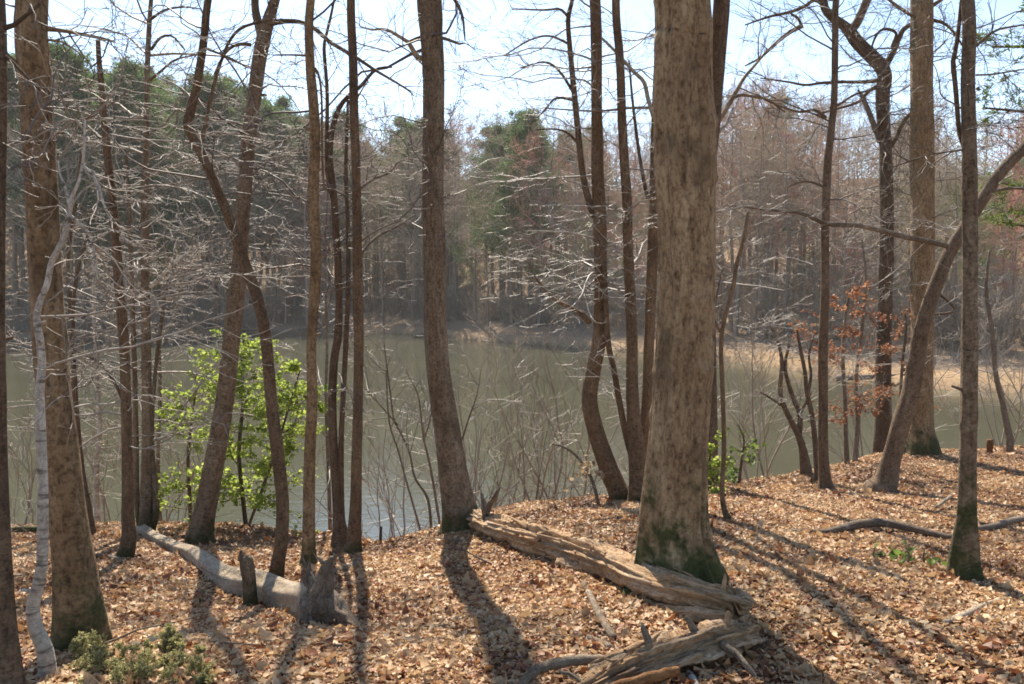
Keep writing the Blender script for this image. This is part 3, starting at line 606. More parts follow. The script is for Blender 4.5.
big, bigtp = tree('oak_tree', 'massive furrowed oak trunk with mossy flared foot, widest in the photo', 5.0,
     [(678, 582, 92), (677, 570, 82), (675, 545, 70), (674, 513, 64), (678, 450, 57.5), (682, 400, 55), (685, 342, 54), (687, 290, 53), (687, 230, 53), (686, 190, 56), (686, 171, 58), (685, 130, 57), (684, 85, 54), (684, 40, 53), (683, 0, 52)], 'oak', top=12, S=96, step=.015, flare=.5, lobes=5, amp=.022, fib=.05, fl_h=.26,
     limbs=[([(703, 185, 20, ), (708, 140, 20), (713, 100, 17), (717, 60, 15), (720, 30, 14), (722, 0, 14), (726, -60, 12), (735, -150, 9)], dict(start=.16, sides=20, mat='dark')), ([(722, 24, 7), (726, 19, 4)], dict(start=.16, name='stub')), ([(716, 63, 6), (720, 59, 4)], dict(start=.16, name='stub')),
            ([(708, 134, 6), (718, 121, 5), (728, 106, 4.4), (736, 92, 4), (744, 78, 3.4), (756, 64, 2.8), (768, 50, 2.2), (790, 30, 1.2)], dict(tn=10, start=.2, dd=.4)), ([(733, 98, 3.6), (742, 95, 3.2), (755, 97, 3), (768, 100, 2.4), (785, 112, 1.4)], dict(tn=8, start=.3, dd=.3)), ([(706, 147, 4), (716, 135, 3.4), (726, 125, 2.8), (733, 108, 1.8)], dict(tn=4, start=.2, mat='pale')),
            ([(712, 178, 14), (717, 177, 9)], dict(name='burl', sides=12)), ([(702, 560, 30), (716, 573, 22), (728, 586, 10)], dict(name='root', sides=14)), ([(650, 560, 28), (638, 574, 20), (626, 584, 9)], dict(name='root', sides=14))],
     autos=[A(6, (3.4, 6), (.8, 1.8))], crown=True)
tree('bare_tree', 'thin dark straight trunk on the slope, alone between the big oak and the leaning trunk', 10.0,
     [(826, 491, 16), (825, 480, 11.5), (823, 450, 10), (823, 400, 9.5), (823, 342, 9), (825, 290, 8.5), (825, 230, 8), (827, 171, 7.5), (830, 140, 7), (834, 100, 6.5), (835, 40, 6), (836, 0, 6)], 'dark', 'twig', top=9.5,
     limbs=[([(826, 118, 3.5), (815, 110, 3), (800, 112, 2.6), (785, 108, 2.2), (770, 102, 2), (755, 95, 1.4)], dict(tn=10)), ([(824, 187, 3), (812, 182, 2.6), (800, 182, 2.2), (788, 187, 1.5)], dict(tn=8, mat='stick')), ([(830, 108, 3), (840, 104, 2.4), (856, 94, 2), (880, 88, 1.4)], dict(tn=8))],
     autos=[A(18, (2.6, 5.8), (.6, 1.6), nch=(5, 4))])
tree('bare_tree', 'contorted dark tree with a bent fork against the sky, standing at the waterline', 14.0,
     [(883, 444, 20), (883, 420, 17), (883, 400, 16.5), (884, 342, 15.5), (885, 290, 14), (887, 230, 14), (886, 171, 13), (885, 140, 12), (883, 115, 13), (883, 92, 14), (885, 76, 14), (880, 65, 14), (868, 53, 13.5), (857, 42, 13), (850, 32, 12), (842, 24, 9), (832, 17, 8.5), (825, 8, 8), (821, -5, 7.5)], 'dark', 'twig', top=10, flare=.2,
     limbs=[([(848, 32, 9), (856, 24, 9), (862, 12, 8.5), (867, 0, 8), (876, -25, 7)], dict(tn=4)), ([(883, 68, 7), (890, 58, 6), (895, 48, 5.5), (899, 38, 5), (903, 30, 4.5), (911, 24, 3.5), (925, 15, 2)], dict(tn=12)), ([(881, 142, 7), (874, 125, 6), (869, 112, 5.5), (863, 98, 4), (858, 90, 2)], dict(tn=12, mat='stick')), ([(888, 150, 5), (896, 138, 4.5), (901, 126, 4), (908, 116, 3.5), (918, 108, 2)], dict(tn=10)),
            ([(881, 80, 5), (865, 82, 4), (842, 82, 3.6), (822, 83, 3.4), (805, 85, 3), (788, 82, 2.4), (760, 78, 1.4)], dict(tn=16, tl=.6)), ([(880, 84, 4), (868, 92, 3.6), (858, 102, 3), (840, 108, 2.4), (815, 115, 1.6)], dict(tn=12)), ([(826, 6, 5), (815, 0, 4), (805, 6, 3.6), (790, 12, 3), (768, 17, 2.4), (745, 25, 1.5)], dict(tn=14, tl=.6)), ([(892, 47, 3.4), (896, 33, 3), (884, 29, 2.8), (876, 36, 2.4), (870, 52, 1.6)], dict(tn=10)),
            ([(802, 26, 5), (792, 31, 4.4), (782, 38, 4), (772, 47, 3.6), (760, 58, 2.4), (745, 66, 1.4)], dict(tn=14)), ([(802, 28, 3), (798, 18, 2.8), (790, 13, 2.6), (800, 8, 2.6)], dict(tn=6))],
     autos=[A(30, (3.0, 7.2), (.6, 1.8), nch=(6, 4), rmin=.003)])
tree('bare_tree', 'straight columnar trunk with reddish bark and mossy foot behind the leaning trunk', 13.0,
     [(922, 456, 38), (922, 445, 33), (921, 430, 26), (921, 400, 22.5), (922, 342, 22), (923, 250, 22), (923, 171, 22), (922, 85, 21.5), (921.5, 0, 21)], 'oak2', top=13, S=28, flare=.3, step=.05,
     limbs=[([(932, 6, 4), (941, 0, 3.6), (952, -8, 3)], dict(tn=6)), ([(933, 20, 3.5), (945, 24, 3), (955, 34, 2.4), (965, 50, 1.4)], dict(tn=8)), ([(912, 16, 3), (900, 8, 2.8), (885, -3, 2)], dict(tn=6))],
     autos=[A(14, (3.4, 7.2), (.6, 1.8), nch=(5, 4), rmin=.003)])
tree('bare_tree', 'strongly right-leaning trunk crossing behind the slender near trunk, with one long pale branch', 10.0,
     [(878, 494, 32), (886, 482, 23), (890, 465, 19), (894, 450, 18), (902, 420, 17.5), (910, 395, 16.5), (917, 360, 15.5), (922, 330, 15), (928, 308, 14.5), (937, 282, 13), (947, 258, 12.5), (960, 235, 12), (976, 210, 11.5), (995, 180, 11), (1010, 162, 11), (1026, 146, 10.5), (1060, 105, 9.5), (1090, 60, 9), (1110, 10, 8)], 'dark', 'greytwig', top=8.5, step=.05, flare=.5,
     limbs=[([(956, 249, 5), (940, 244, 5), (922, 240, 5), (905, 237, 5), (887, 232, 5), (870, 228, 4.6), (855, 225, 4.4), (840, 225, 4.2), (824, 223, 4), (808, 216, 3.6), (795, 212, 3.2), (770, 210, 2.6), (745, 207, 1.6), (725, 205, 1)], dict(mat='stick', tn=10, dd=-.5)), ([(988, 193, 3.6), (1000, 190, 3.4), (1012, 188, 3.2), (1030, 190, 2.6), (1060, 196, 1.5)], dict(tn=5, mat='stick')), ([(876, 494, 9), (862, 500, 6), (848, 503, 3)], dict(name='root')), ([(940, 215, 1)] and [(935, 290, 3), (955, 310, 2.4), (930, 315, 2)], dict(tn=3))],
     autos=[A(10, (1.8, 4.4), (.5, 1.3), nch=(5, 4))])
tree('bare_tree', 'slender grey trunk with a lumpy mossy foot standing nearest on the right slope', 5.3,
     [(966, 579, 31), (965, 560, 27), (966, 540, 24), (967, 513, 18), (968, 450, 17), (969, 400, 16.5), (970, 342, 16), (970, 250, 15), (969.5, 171, 14), (968.5, 85, 13.5), (968, 0, 13)], 'plainmoss', top=8.5, S=32, step=.025, flare=.95, fl_h=.22, amp=.06,
     limbs=[([(964, 148, 4), (959, 130, 4.4), (957, 105, 4.4), (955, 82, 4.6), (953, 62, 4.8), (956, 48, 4.4), (959, 25, 4), (963, -10, 4)], dict(mat='smooth', tn=4, start=.05)), ([(976, 46, 3), (985, 38, 2.6), (996, 30, 2.4), (1010, 27, 2), (1030, 24, 1.4)], dict(tn=5)), ([(977, 88, 4), (980, 90, 2)], dict(name='stub')), ([(976, 75, 2), (995, 74, 1.8), (1030, 68, 1.2)], dict(tn=4)), ([(962, 150, 2), (930, 155, 1.8), (890, 168, 1)], dict(tn=4))],
     autos=[A(8, (2.2, 4.6), (.4, 1.1))])
tree('bare_tree', 'thin dark trunk mostly hidden behind the right side of the big oak', 10.6,
     [(714, 500, 13), (713, 470, 9.5), (713, 430, 9), (712, 380, 9), (711, 330, 8.5), (708, 240, 8), (704, 120, 7), (700, 0, 6)], 'dark', 'greytwig', top=9, autos=[A(10, (2, 5), (.6, 1.6))])
tree('snapped_sapling', 'thin rusty-brown stem with an orange peeling top, right of the big oak', 7.6,
     [(729, 521, 9), (724, 508, 6), (722, 490, 5), (724, 450, 4.6), (723, 400, 4.6), (721, 350, 4.6), (723, 325, 4.6), (729, 302, 4.4), (734, 282, 4.6), (737, 262, 4.4), (743, 242, 4), (748, 212, 3.4)], 'smooth', 'greytwig', top=None, flare=.2, step=.04, cat='sapling',
     limbs=[([(720, 332, 3), (714, 318, 2.4), (716, 300, 2), (722, 270, 1.6)], dict(tn=4)), ([(726, 210, 2), (748, 206, 2), (765, 209, 1.6)], dict(tn=4, mat='pale'))],
     autos=[A(10, (1.2, 2.6), (.3, .9), el=(-.2, .6))])
for lab, D, path, lbs in (
    ('crooked dark sapling forking into a Y low over the water, right of the big oak', 11.6, [(806, 470, 12), (803, 450, 8), (799, 436, 7), (791, 421, 5.5), (783, 404, 5), (780, 388, 4.6), (782, 365, 4), (779, 345, 3), (770, 325, 2)],
     [([(799, 437, 6), (800, 415, 5), (794, 400, 4.4), (788, 382, 4), (785, 365, 3), (790, 340, 2)], dict(tn=10)), ([(781, 405, 3), (772, 399, 2.5), (760, 392, 1.4)], dict(tn=5))]),
    ('crooked dark sapling close left of the thin dark straight trunk', 11.0, [(818, 472, 8), (815, 440, 5.5), (812, 415, 5), (807, 392, 4.6), (805, 372, 4), (801, 352, 3.6), (797, 330, 2)],
     [([(808, 395, 3.6), (811, 375, 3.2), (809, 355, 2.6), (814, 335, 1.6)], dict(tn=8)), ([(801, 412, 3), (807, 400, 3), (808, 390, 2.5)], {})])):
    tree('crooked_sapling', lab, D, path, 'dark', 'greytwig', top=None, flare=.2, step=.04, cat='sapling', limbs=lbs, autos=[A(9, (1.0, 2.2), (.4, 1.0))], group='crooked saplings at the waterline')

# more slim stems of the near bank, seen among the larger trunks
for lab, D, path, mt, tm, nb in (
    ('slim brown stem close behind the thick mossy trunk on the left, foot at the water', 9.4, [(84, 528, 7), (80, 480, 6.5), (75, 420, 6), (73, 342, 5.5), (70, 300, 5), (68, 260, 4), (75, 200, 3.4), (82, 150, 2.4)], 'plain', 'palewig', 16),
    ('slim mottled stem with curly white twigs right of the thick mossy trunk', 8.8, [(92, 530, 8), (88, 505, 7), (82, 470, 6), (77, 420, 5.5), (74, 370, 5), (72, 330, 4), (76, 280, 3.4), (86, 240, 2.6), (94, 215, 2)], 'dark', 'palewig', 16),
    ('thin stem with twisted white branches over the water left of the broken snag', 10.4, [(98, 520, 6), (97, 470, 5), (100, 420, 4.6), (97, 370, 4), (94, 310, 3.6), (93, 265, 3), (84, 235, 2)], 'pale', 'palewig', 14),
    ('slim upright stem right of the beech stems, left of the sharply bent trunk', 10.2, [(160, 525, 5), (158, 470, 4), (160, 400, 3.6), (160, 340, 3.4), (165, 290, 3), (168, 250, 2)], 'stick', 'palewig', 14),
    ('thin upright stem on the water edge left of the sturdy grey trunk', 10.0, [(330, 520, 4), (328, 460, 3.6), (326, 400, 3.2), (327, 340, 3), (325, 250, 2.4), (328, 190, 1.6)], 'stick', 'greytwig', 10),
    ('thin sapling with bright twigs close left of the straight columnar trunk', 12.5, [(855, 462, 6), (858, 420, 4.6), (856, 380, 4), (862, 330, 3.4), (866, 280, 2.8), (862, 240, 1.8)], 'stick', 'palewig', 14),
    ('thin sapling standing in the water edge right of the slender near trunk', 14.0, [(1010, 440, 7), (1003, 405, 5.6), (996, 375, 5), (992, 330, 4.4), (986, 290, 3.6), (990, 250, 2.4)], 'stick', 'palewig', 16)):
    tree('slim_sapling', lab, D, path, mt, tm, top=None, flare=.15, step=.05, S=8, cat='sapling', autos=[A(int(nb * .75), (.7, 3.2), (.5, 1.3), el=(-.2, .9), nch=(5, 4, 2), rmin=.0022, wig=.3, flat=.85)], group='slim saplings along the near shore')

# ------------------------------------------------------------------ leafy saplings and small plants
def leafy(name, label, stems, D, lm, nleaf, size, bm='dark', cat='sapling', nb=26, hl=(.35, 2.6), bl=(.3, .9), el=(-.1, .5), group=None, width=.8):
    SEEDC[0] += 1; r = np.random.default_rng(SEEDC[0])
    b = P(stems[0][0][0], stems[0][0][1], D); base = np.array([b[0], b[1], g1(b[0], b[1])])
    root = thing(name, base, label, cat, group); tips = []
    tw = Tubes()
    for st in stems:
        tp = trunk_pts(D, st, .05); tp = np.vstack([tp[0] - np.array([0, 0, .25, 0]), tp]); tb = Tubes()
        tb.add(tp[:, :3], tp[:, 3], 7); tb.build('stem', M[bm], root, base)
        z = tp[:, 2] - tp[0, 2]; hh = r.uniform(hl[0], min(hl[1], z[-1]), nb); i = np.clip(np.searchsorted(z, hh), 0, len(tp) - 1)
        a = r.uniform(0, 6.28, nb); e = r.uniform(*el, nb); Dv = np.stack([np.cos(a) * np.cos(e), np.sin(a) * np.cos(e), np.sin(e)], 1)
        L = r.uniform(*bl, nb) * (1.1 - .5 * hh / z[-1])
        grow(tw, tp[i, :3], Dv, L, L * .008 + .001, [5], r, flat=.5, rmin=.0015, tips=tips)
    tw.build('twigs', M[bm], root, base)
    C = np.concatenate([t[0] for t in tips]); Dr = np.concatenate([t[1] for t in tips])
    k = r.choice(len(C), nleaf, p=None); C2 = C[k] + r.normal(0, .018, (nleaf, 3)); D2 = Dr[k] + r.normal(0, .7, (nleaf, 3)); D2[:, 2] -= .15
    V, Q, T = leaves(C2, r.uniform(.6, 1.3, nleaf) * size, r, dirs=D2, width=width, fold=.2, curl=.25)
    mkmesh('leaves', V - base, Q, T, M[lm], root, smooth=False)
    return root
leafy('leafy_sapling', 'young yellow-green leafy sapling by the water between the leaning and curving trunks',
      [[(247, 535, 5), (242, 490, 4.4), (239, 450, 4), (243, 400, 3.4), (242, 355, 2.4), (244, 340, 1.5)], [(247, 530, 3), (262, 490, 3), (276, 450, 2.6), (288, 410, 2), (300, 370, 1.4)]], 9.5, 'holly', 8500, .04, nb=44, hl=(.5, 2.4), bl=(.35, .85))
leafy('leafy_sapling', 'small yellow-green leafy sapling close left of the grey leaning trunk', [[(191, 528, 4.5), (190, 500, 4), (188, 460, 3.4), (192, 420, 2.6), (196, 390, 1.6)]], 9.7, 'holly', 1300, .048, nb=22, hl=(.4, 1.7), bl=(.25, .65))
leafy('leafy_shrub', 'small bright green leafy shrub hugging the right side of the big oak', [[(711, 502, 4), (709, 470, 3), (712, 440, 2), (715, 422, 1.4)]], 10.0, 'holly', 760, .045, nb=18, hl=(.15, .95), bl=(.12, .34), cat='shrub')
leafy('leafy_shrub', 'sparse green leafy shrub at the waterline right of the rusty-brown stem', [[(738, 494, 4), (741, 465, 3), (744, 440, 2), (738, 425, 1.4)]], 10.8, 'green', 200, .06, nb=16, hl=(.15, .95), bl=(.2, .5), cat='shrub')
leafy('beech_sapling', 'sapling holding red-brown dead leaves at the waterline right of the thin dark trunk', [[(847, 466, 6), (846, 440, 5), (845, 400, 4.4), (843, 360, 4), (845, 320, 3), (850, 290, 2)]], 12.3, 'redleaf', 1500, .045, nb=34, hl=(.5, 2.6), bl=(.4, .95), bm='stick')
leafy('beech_sapling', 'sapling with a few rusty leaves between the contorted tree and the columnar trunk', [[(898, 450, 4), (900, 410, 3.6), (902, 370, 3), (906, 330, 2.4), (905, 310, 1.6)]], 13.4, 'redleaf', 520, .048, nb=20, hl=(.8, 2.4), bl=(.3, .8), bm='stick')
leafy('beech_sapling', 'bare sapling with pale bleached leaves hanging left of the boomerang-bent trunk', [[(600, 510, 4), (592, 480, 3.6), (580, 460, 3), (566, 448, 2.4), (552, 444, 1.6)]], 9.2, 'paleleaf', 60, .06, nb=14, hl=(.35, .8), bl=(.15, .4), bm='stick')
leafy('seedling', 'small bright green seedling among the leaves left of the lumpy-footed trunk', [[(908, 562, 3), (909, 552, 2), (905, 545, 1.4)], [(925, 566, 2.4), (923, 556, 2), (925, 548, 1)]], 5.7, 'green', 34, .062, nb=6, hl=(.02, .14), bl=(.08, .2), cat='plant', bm='stick')
leafy('seedling', 'tiny two-leaved green seedling in the leaf litter below the fallen pale branch', [[(873, 556, 2), (874, 550, 1.6), (875, 547, 1)]], 5.9, 'green', 9, .06, nb=3, hl=(.01, .08), bl=(.05, .1), cat='plant', bm='stick')

def edge_pine():
    SEEDC[0] += 1; r = np.random.default_rng(41); D = 13.5
    b = P(1175, 440, D); base = np.array([b[0], b[1], g1(b[0], b[1])]); root = thing('pine_tree', base, 'pine at the right edge reaching pale green needle boughs into the frame', 'tree')
    tp = spline(np.array([[*base - np.array([0, 0, .2]), .16], [*base + np.array([.1, 0, 4]), .13], [*base + np.array([0, .1, 8]), .08], [*base + np.array([0, .1, 11]), .02]]), .1)
    tb = Tubes(); tb.add(tp[:, :3], tp[:, 3], 12, cap=True); tb.build('trunk', M['oak2'], root, base); tw = Tubes(); tips = []
    for (x0, y0, x1, y1) in ((1165, 30, 992, 47), (1165, 20, 1030, 18), (1165, 110, 985, 108), (1170, 190, 992, 182), (1170, 235, 1000, 222)):
        limb(root, base, D, [(x0, y0, 7), ((x0 + x1) / 2, (y0 + y1) / 2 + 6, 5), (x1, y1, 2)], M['dark'], r, dd=r.uniform(-.8, .8))
        S0 = np.array([P(x1 + (x0 - x1) * f, y1 + (y0 - y1) * f + 3 * math.sin(3 * f), D) for f in np.linspace(0, .6, 12)])
        grow(tw, S0, np.stack([r.uniform(-1, .1, 12), r.normal(0, .7, 12), r.normal(.15, .3, 12)], 1), .45, .006, [4], r, flat=.4, rmin=.003, tips=tips)
    tw.build('branches', M['dark'], root, base)
    C = np.concatenate([t[0] for t in tips]); Dr = np.concatenate([t[1] for t in tips]); k = r.integers(0, len(C), 5000)
    V, Q, T = leaves(C[k] + r.normal(0, .025, (len(k), 3)), r.uniform(.06, .11, len(k)), r, dirs=Dr[k] + r.normal(0, .5, (len(k), 3)), width=.1)
    mkmesh('crown', V - base, Q, T, M['green'], root, smooth=False)
edge_pine()
def cedar():
    r = np.random.default_rng(77); base = np.array([*P(135, 684, 3.7)]); base[2] = g1(base[0], base[1])
    root = thing('cedar_seedling', base, 'feathery pale green evergreen seedling at the foot of the mossy left trunk', 'seedling')
    tb = Tubes(); tips = []
    for k in range(42):
        q = P(r.uniform(60, 205), 0, 3.75 + r.uniform(-.25, .3)); z = g1(q[0], q[1]); hgt = r.uniform(.05, .15)
        grow(tb, [q[0], q[1], z - .02], [r.normal(0, .35), r.normal(0, .3), 1], hgt, .0035, [9, 5], r, ang=.75, ratio=.5, flat=.6, rmin=.0011, tips=tips, g=.03)
    tb.build('stem', M['stick'], root, base)
    C = np.concatenate([t[0] for t in tips]); Dr = np.concatenate([t[1] for t in tips]); k = r.integers(0, len(C), 22000)
    V, Q, T = leaves(C[k] + r.normal(0, .004, (len(k), 3)), r.uniform(.01, .022, len(k)), r, dirs=Dr[k] + r.normal(0, .5, (len(k), 3)), width=.15)
    mkmesh('foliage', V - base, Q, T, M['cedar'], root, smooth=False)
cedar()

def shrub(name, label, px, py, D, n, h, spread, mat, group=None, stems=None, lean=(0, 0), nch=(8, 5), rmin=.0026, rad=.007):
    SEEDC[0] += 1; r = np.random.default_rng(SEEDC[0]); q = P(px, py, D); base = np.array([q[0], q[1], g1(q[0], q[1])])
    root = thing(name, base, label, 'shrub', group)
    for k in range(n):
        tb = Tubes(); a = r.uniform(0, 6.28); s = base + np.array([math.cos(a), math.sin(a), 0]) * r.uniform(0, .18); s[2] = g1(s[0], s[1]) - .08
        d = np.array([r.normal(lean[0], spread), r.normal(lean[1], spread), 1.0]); L = h * r.uniform(.6, 1.1)
        grow(tb, s, d, L, L * rad, list(nch), r, ang=.6, ratio=.5, g=.03, wig=.11, rmin=rmin, flat=.8, K=(10, 6, 4))
        tb.build('stem', mat, root, base)
    return root
for i, (px, D, n, h, sp, mk, lab) in enumerate((
    (400, 9.6, 5, 2.2, .25, 'palewig', 'bare shrub by the water just left of the sturdy grey trunk'),
    (470, 10.6, 5, 2.3, .22, 'greytwig', 'bare pale shrub by the water just right of the sturdy grey trunk'),
    (505, 11.2, 4, 2.0, .2, 'palewig', 'low twiggy shrub at the water behind the start of the rotten log'),
    (535, 10.8, 6, 2.5, .18, 'palewig', 'tall upright bare shrub midway between the sturdy grey and the boomerang-bent trunks'),
    (570, 11.0, 5, 2.3, .2, 'palewig', 'bright twiggy shrub touching the left of the boomerang-bent trunk'),
    (555, 12.4, 5, 2.6, .25, 'palewig', 'bare shrub in the water edge behind the upright shrub'),
    (20, 10.4, 5, 1.8, .3, 'palewig', 'whitish low shrub at the water between the left edge and the pale crooked stem'),
    (98, 10.8, 6, 2.0, .35, 'palewig', 'curly white-twigged shrub at the water left of the snag'),
    (165, 10.8, 5, 1.9, .3, 'palewig', 'pale low shrub at the water behind the beech stems'),
    (665, 11.5, 4, 2.4, .2, 'greytwig', 'bare shrub at the water seen between the trunk clump and the big oak'),
    (760, 12.0, 5, 2.4, .3, 'palewig', 'open bare shrub over the water right of the rusty-brown stem'),
    (868, 14.2, 5, 2.6, .25, 'greytwig', 'bare shrub at the foot of the contorted tree'),
    (1000, 15.2, 6, 2.6, .4, 'palewig', 'spreading bare shrub at the water right of the slender near trunk'),
    (1040, 14.6, 6, 2.8, .35, 'palewig', 'bare shrub at the water at the right edge'))):
    shrub('bare_shrub', lab, px, 480, D, n + 1, h, sp, M[mk], 'bare shrubs along the near shore')
# the bent dark shrub left of the sturdy trunk, traced
def traced_shrub():
    D = 8.9; base = np.array([*P(425, 545, D)]); base[2] = g1(base[0], base[1]); r = np.random.default_rng(3)
    root = thing('bent_shrub', base, 'dark many-stemmed shrub arching left over the water beside the sturdy grey trunk', 'shrub', None)
    tw = Tubes()
    for pth in ([(424, 545, 4), (416, 515, 3.6), (406, 480, 3.2), (398, 450, 3), (391, 430, 2.6), (388, 410, 2.4), (386, 370, 1.6)], [(432, 540, 4.4), (428, 500, 4), (415, 478, 3.6), (410, 455, 3.4), (402, 435, 3), (394, 420, 2.8), (390, 390, 2.4), (386, 360, 1.8), (384, 342, 1.2)],
                [(441, 532, 4.4), (436, 500, 4), (430, 465, 3.4), (424, 440, 3), (421, 415, 2.6), (417, 392, 2), (405, 370, 1.2)], [(424, 440, 2.8), (430, 420, 2.2), (434, 395, 1.4)], [(398, 425, 2.4), (380, 405, 2), (362, 385, 1.2)], [(462, 440, 3), (470, 415, 2.6), (477, 395, 2), (481, 370, 1.2)]):
        limb(root, base, D, [(a, b, c * .68) for a, b, c in pth], M['stick'], r, name='stem', twigs=tw, tn=12, tl=.5, sides=6)
    tw.build('twigs', M['greytwig'], root, base)
traced_shrub()

# ------------------------------------------------------------------ dead wood
def DG(px, py):
    """how far ahead the bank lies at picture position (px, py)"""
    for D in np.arange(3.0, 12.0, .04):
        q = P(px, py, D)
        if q[2] <= g1(q[0], q[1]): return float(D)
    return 12.0
def deadwood(name, label, pts, mat, limbs=(), cat='log', fib=.0, amp=.06, S=20, step=.03, lift=0.0, group=None, chunk=0.0, bury=.08):
    """pts: (px, py, width, D) along the axis; each point is set down on the ground at its distance"""
    SEEDC[0] += 1; r = np.random.default_rng(SEEDC[0]); out = []
    py0 = max(q[1] for q in pts); dend = None
    for q in pts:
        q = (q[0], q[1], q[2], DG(q[0], q[1] + .42 * q[2]) if py0 > 540 else q[3])
        p = P(q[0], q[1], q[3]); rad = q[2] * .5 / F * q[3]
        zg = g1(p[0], p[1]) + rad * (1 - 2 * bury)
        out.append([p[0], p[1], max(p[2], zg) if lift >= 0 else p[2], rad])
    out = np.array(out); base = np.array([*out[len(out) // 2, :2], g1(*out[len(out) // 2, :2])])
    tp = spline(out, step); K = len(tp); hs = np.arange(K) * step
    root = thing(name, base, label, cat, group) if limbs else None
    tb = Tubes(); tb.add(tp[:, :3], tp[:, 3], S, rough(K, S, r, hs, amp, fib=fib, chunk=chunk), cap=True)
    if chunk:
        ns = int(K * step * 26); ii = r.integers(2, K - 3, ns); T = nrm(np.gradient(tp[:, :3], axis=0))[ii]; rv = r.normal(0, 1, (ns, 3)); rv[:, 2] = np.abs(rv[:, 2]) * .8; pr = nrm(rv - (rv * T).sum(1, keepdims=True) * T)
        L = r.lognormal(math.log(.12), .5, ns).clip(.04, .4); sg = np.where(r.uniform(size=ns) < .5, 1, -1)[:, None]; d = nrm(T * sg + pr * r.uniform(.02, .3, (ns, 1)))
        p0 = tp[ii, :3] + pr * tp[ii, 3:4] * r.uniform(.8, .98, (ns, 1))
        tb.add(p0[:, None] + d[:, None] * L[:, None, None] * np.linspace(0, 1, 5)[None, :, None] + r.normal(0, .003, (ns, 5, 3)), (L * r.uniform(.03, .09, ns))[:, None] * np.array([.6, 1, .8, .5, .1]), 5, r=r)
    if not limbs:
        o = tb.build(name, M[mat], None, base); return tag(o, label, cat, group)
    tb.build('log_body' if cat == 'log' else 'stem', M[mat], root, base, smooth=not chunk)
    for nm, pth, m2 in limbs:
        dm = pth[0][3] if len(pth[0]) > 3 else 0
        j = int(np.argmin([(q[0] - pth[0][0]) ** 2 + (q[1] - pth[0][1]) ** 2 for q in pts])); d0 = out[j, 1] - pts[j][3]      # limbs follow the log to where it lies
        pp = np.array([[*P(q[0], q[1], q[3] + d0), q[2] * .5 / F * (q[3] + d0)] for q in pth]); t2 = spline(pp, .02); t3 = Tubes()
        big = t2[0, 3] > .03; sd = 26 if big else 9; t2[:, :3] += np.cumsum(r.normal(0, .0025, (len(t2), 3)), 0)
        t3.add(t2[:, :3], t2[:, 3], sd, rough(len(t2), sd, r, np.arange(len(t2)) * .02, .12, fib=.07 if big else 0, chunk=.1 if big else 0), cap=True)
        if nm == 'root':
            ns = 9; ii = r.integers(0, len(t2) - 1, ns); L = r.uniform(.05, .16, ns); d = nrm(nrm(t2[-1, :3] - t2[0, :3]) + r.normal(0, .5, (ns, 3)))
            t3.add(t2[ii, None, :3] + d[:, None] * L[:, None, None] * np.linspace(0, 1, 6)[None, :, None] + np.cumsum(r.normal(0, .005, (ns, 6, 3)), 1), (t2[ii, 3] * .45 + .004)[:, None] * np.array([1, .9, .7, .5, .3, .1]), 6)
        t3.build(nm, M[m2], root, base, smooth=not (big and nm != 'limb'))
    return root
deadwood('fallen_log', 'pale barked fallen log with an upturned splintered root end, left of centre', [(140, 529, 10, 9.0), (158, 539, 11, 8.6), (178, 549, 12, 8.1), (197, 556, 17, 7.5), (212, 569, 19, 6.9), (225, 578, 20, 6.5), (240, 584, 26, 6.2), (262, 588, 28, 5.9), (285, 596, 29, 5.7), (304, 602, 31, 5.5), (318, 606, 41, 5.38)], 'logbark',
         [('root', [(318, 618, 34, 5.36), (322, 598, 27, 5.34), (327, 577, 18, 5.32), (334, 556, 5, 5.3)], 'stick'), ('root', [(320, 604, 42, 5.34), (336, 613, 30, 5.28), (349, 623, 18, 5.22), (362, 632, 6, 5.16)], 'stick'),
          ('root', [(314, 608, 34, 5.36), (309, 622, 26, 5.3), (313, 634, 15, 5.26), (320, 644, 5, 5.2)], 'stick'), ('root', [(312, 604, 26, 5.4), (303, 618, 19, 5.36), (297, 632, 8, 5.3)], 'stick'), ('root', [(322, 608, 34, 5.32), (328, 622, 28, 5.28), (334, 634, 14, 5.2)], 'dark'),
          ('root', [(316, 594, 20, 5.36), (311, 580, 11, 5.38), (309, 570, 4, 5.4)], 'stick')], S=40, step=.02, amp=.09, fib=.035)
deadwood('stick', 'bare curved stick pointing up right behind the upturned root end', [(322, 582, 6, 5.9), (335, 573, 6.5, 6.1), (348, 568, 6.5, 6.3), (358, 561, 7, 6.5), (364, 558, 4, 6.6)], 'stick', cat='stick', S=8)
def stump():
    r = np.random.default_rng(8); b = P(250, 612, 5.7); base = np.array([b[0], b[1], g1(b[0], b[1])]); tp = trunk_pts(5.7, [(251, 616, 16), (250, 600, 14), (249, 580, 13), (247, 566, 14), (246, 557, 12)], .02); K = len(tp)
    root = thing('broken_stump', base, 'short dark broken stump post in front of the pale log', 'stump'); tb = Tubes(); tb.add(tp[:, :3], tp[:, 3], 16, rough(K, 16, r, np.arange(K) * .02, .08, fib=.05), cap=True); tb.build('trunk', M['plain'], root, base)
    for (a, c) in ((242, 241), (248, 249)):
        t2 = Tubes(); q = spline(np.array([[*P(a, 560, 5.7), .03], [*P((a + c) / 2, 555, 5.7), .02], [*P(c, 550 + (a - 242), 5.7), .005]]), .01); t2.add(q[:, :3], q[:, 3], 7, cap=True); t2.build('splinter', M['dark'], root, base)
stump()
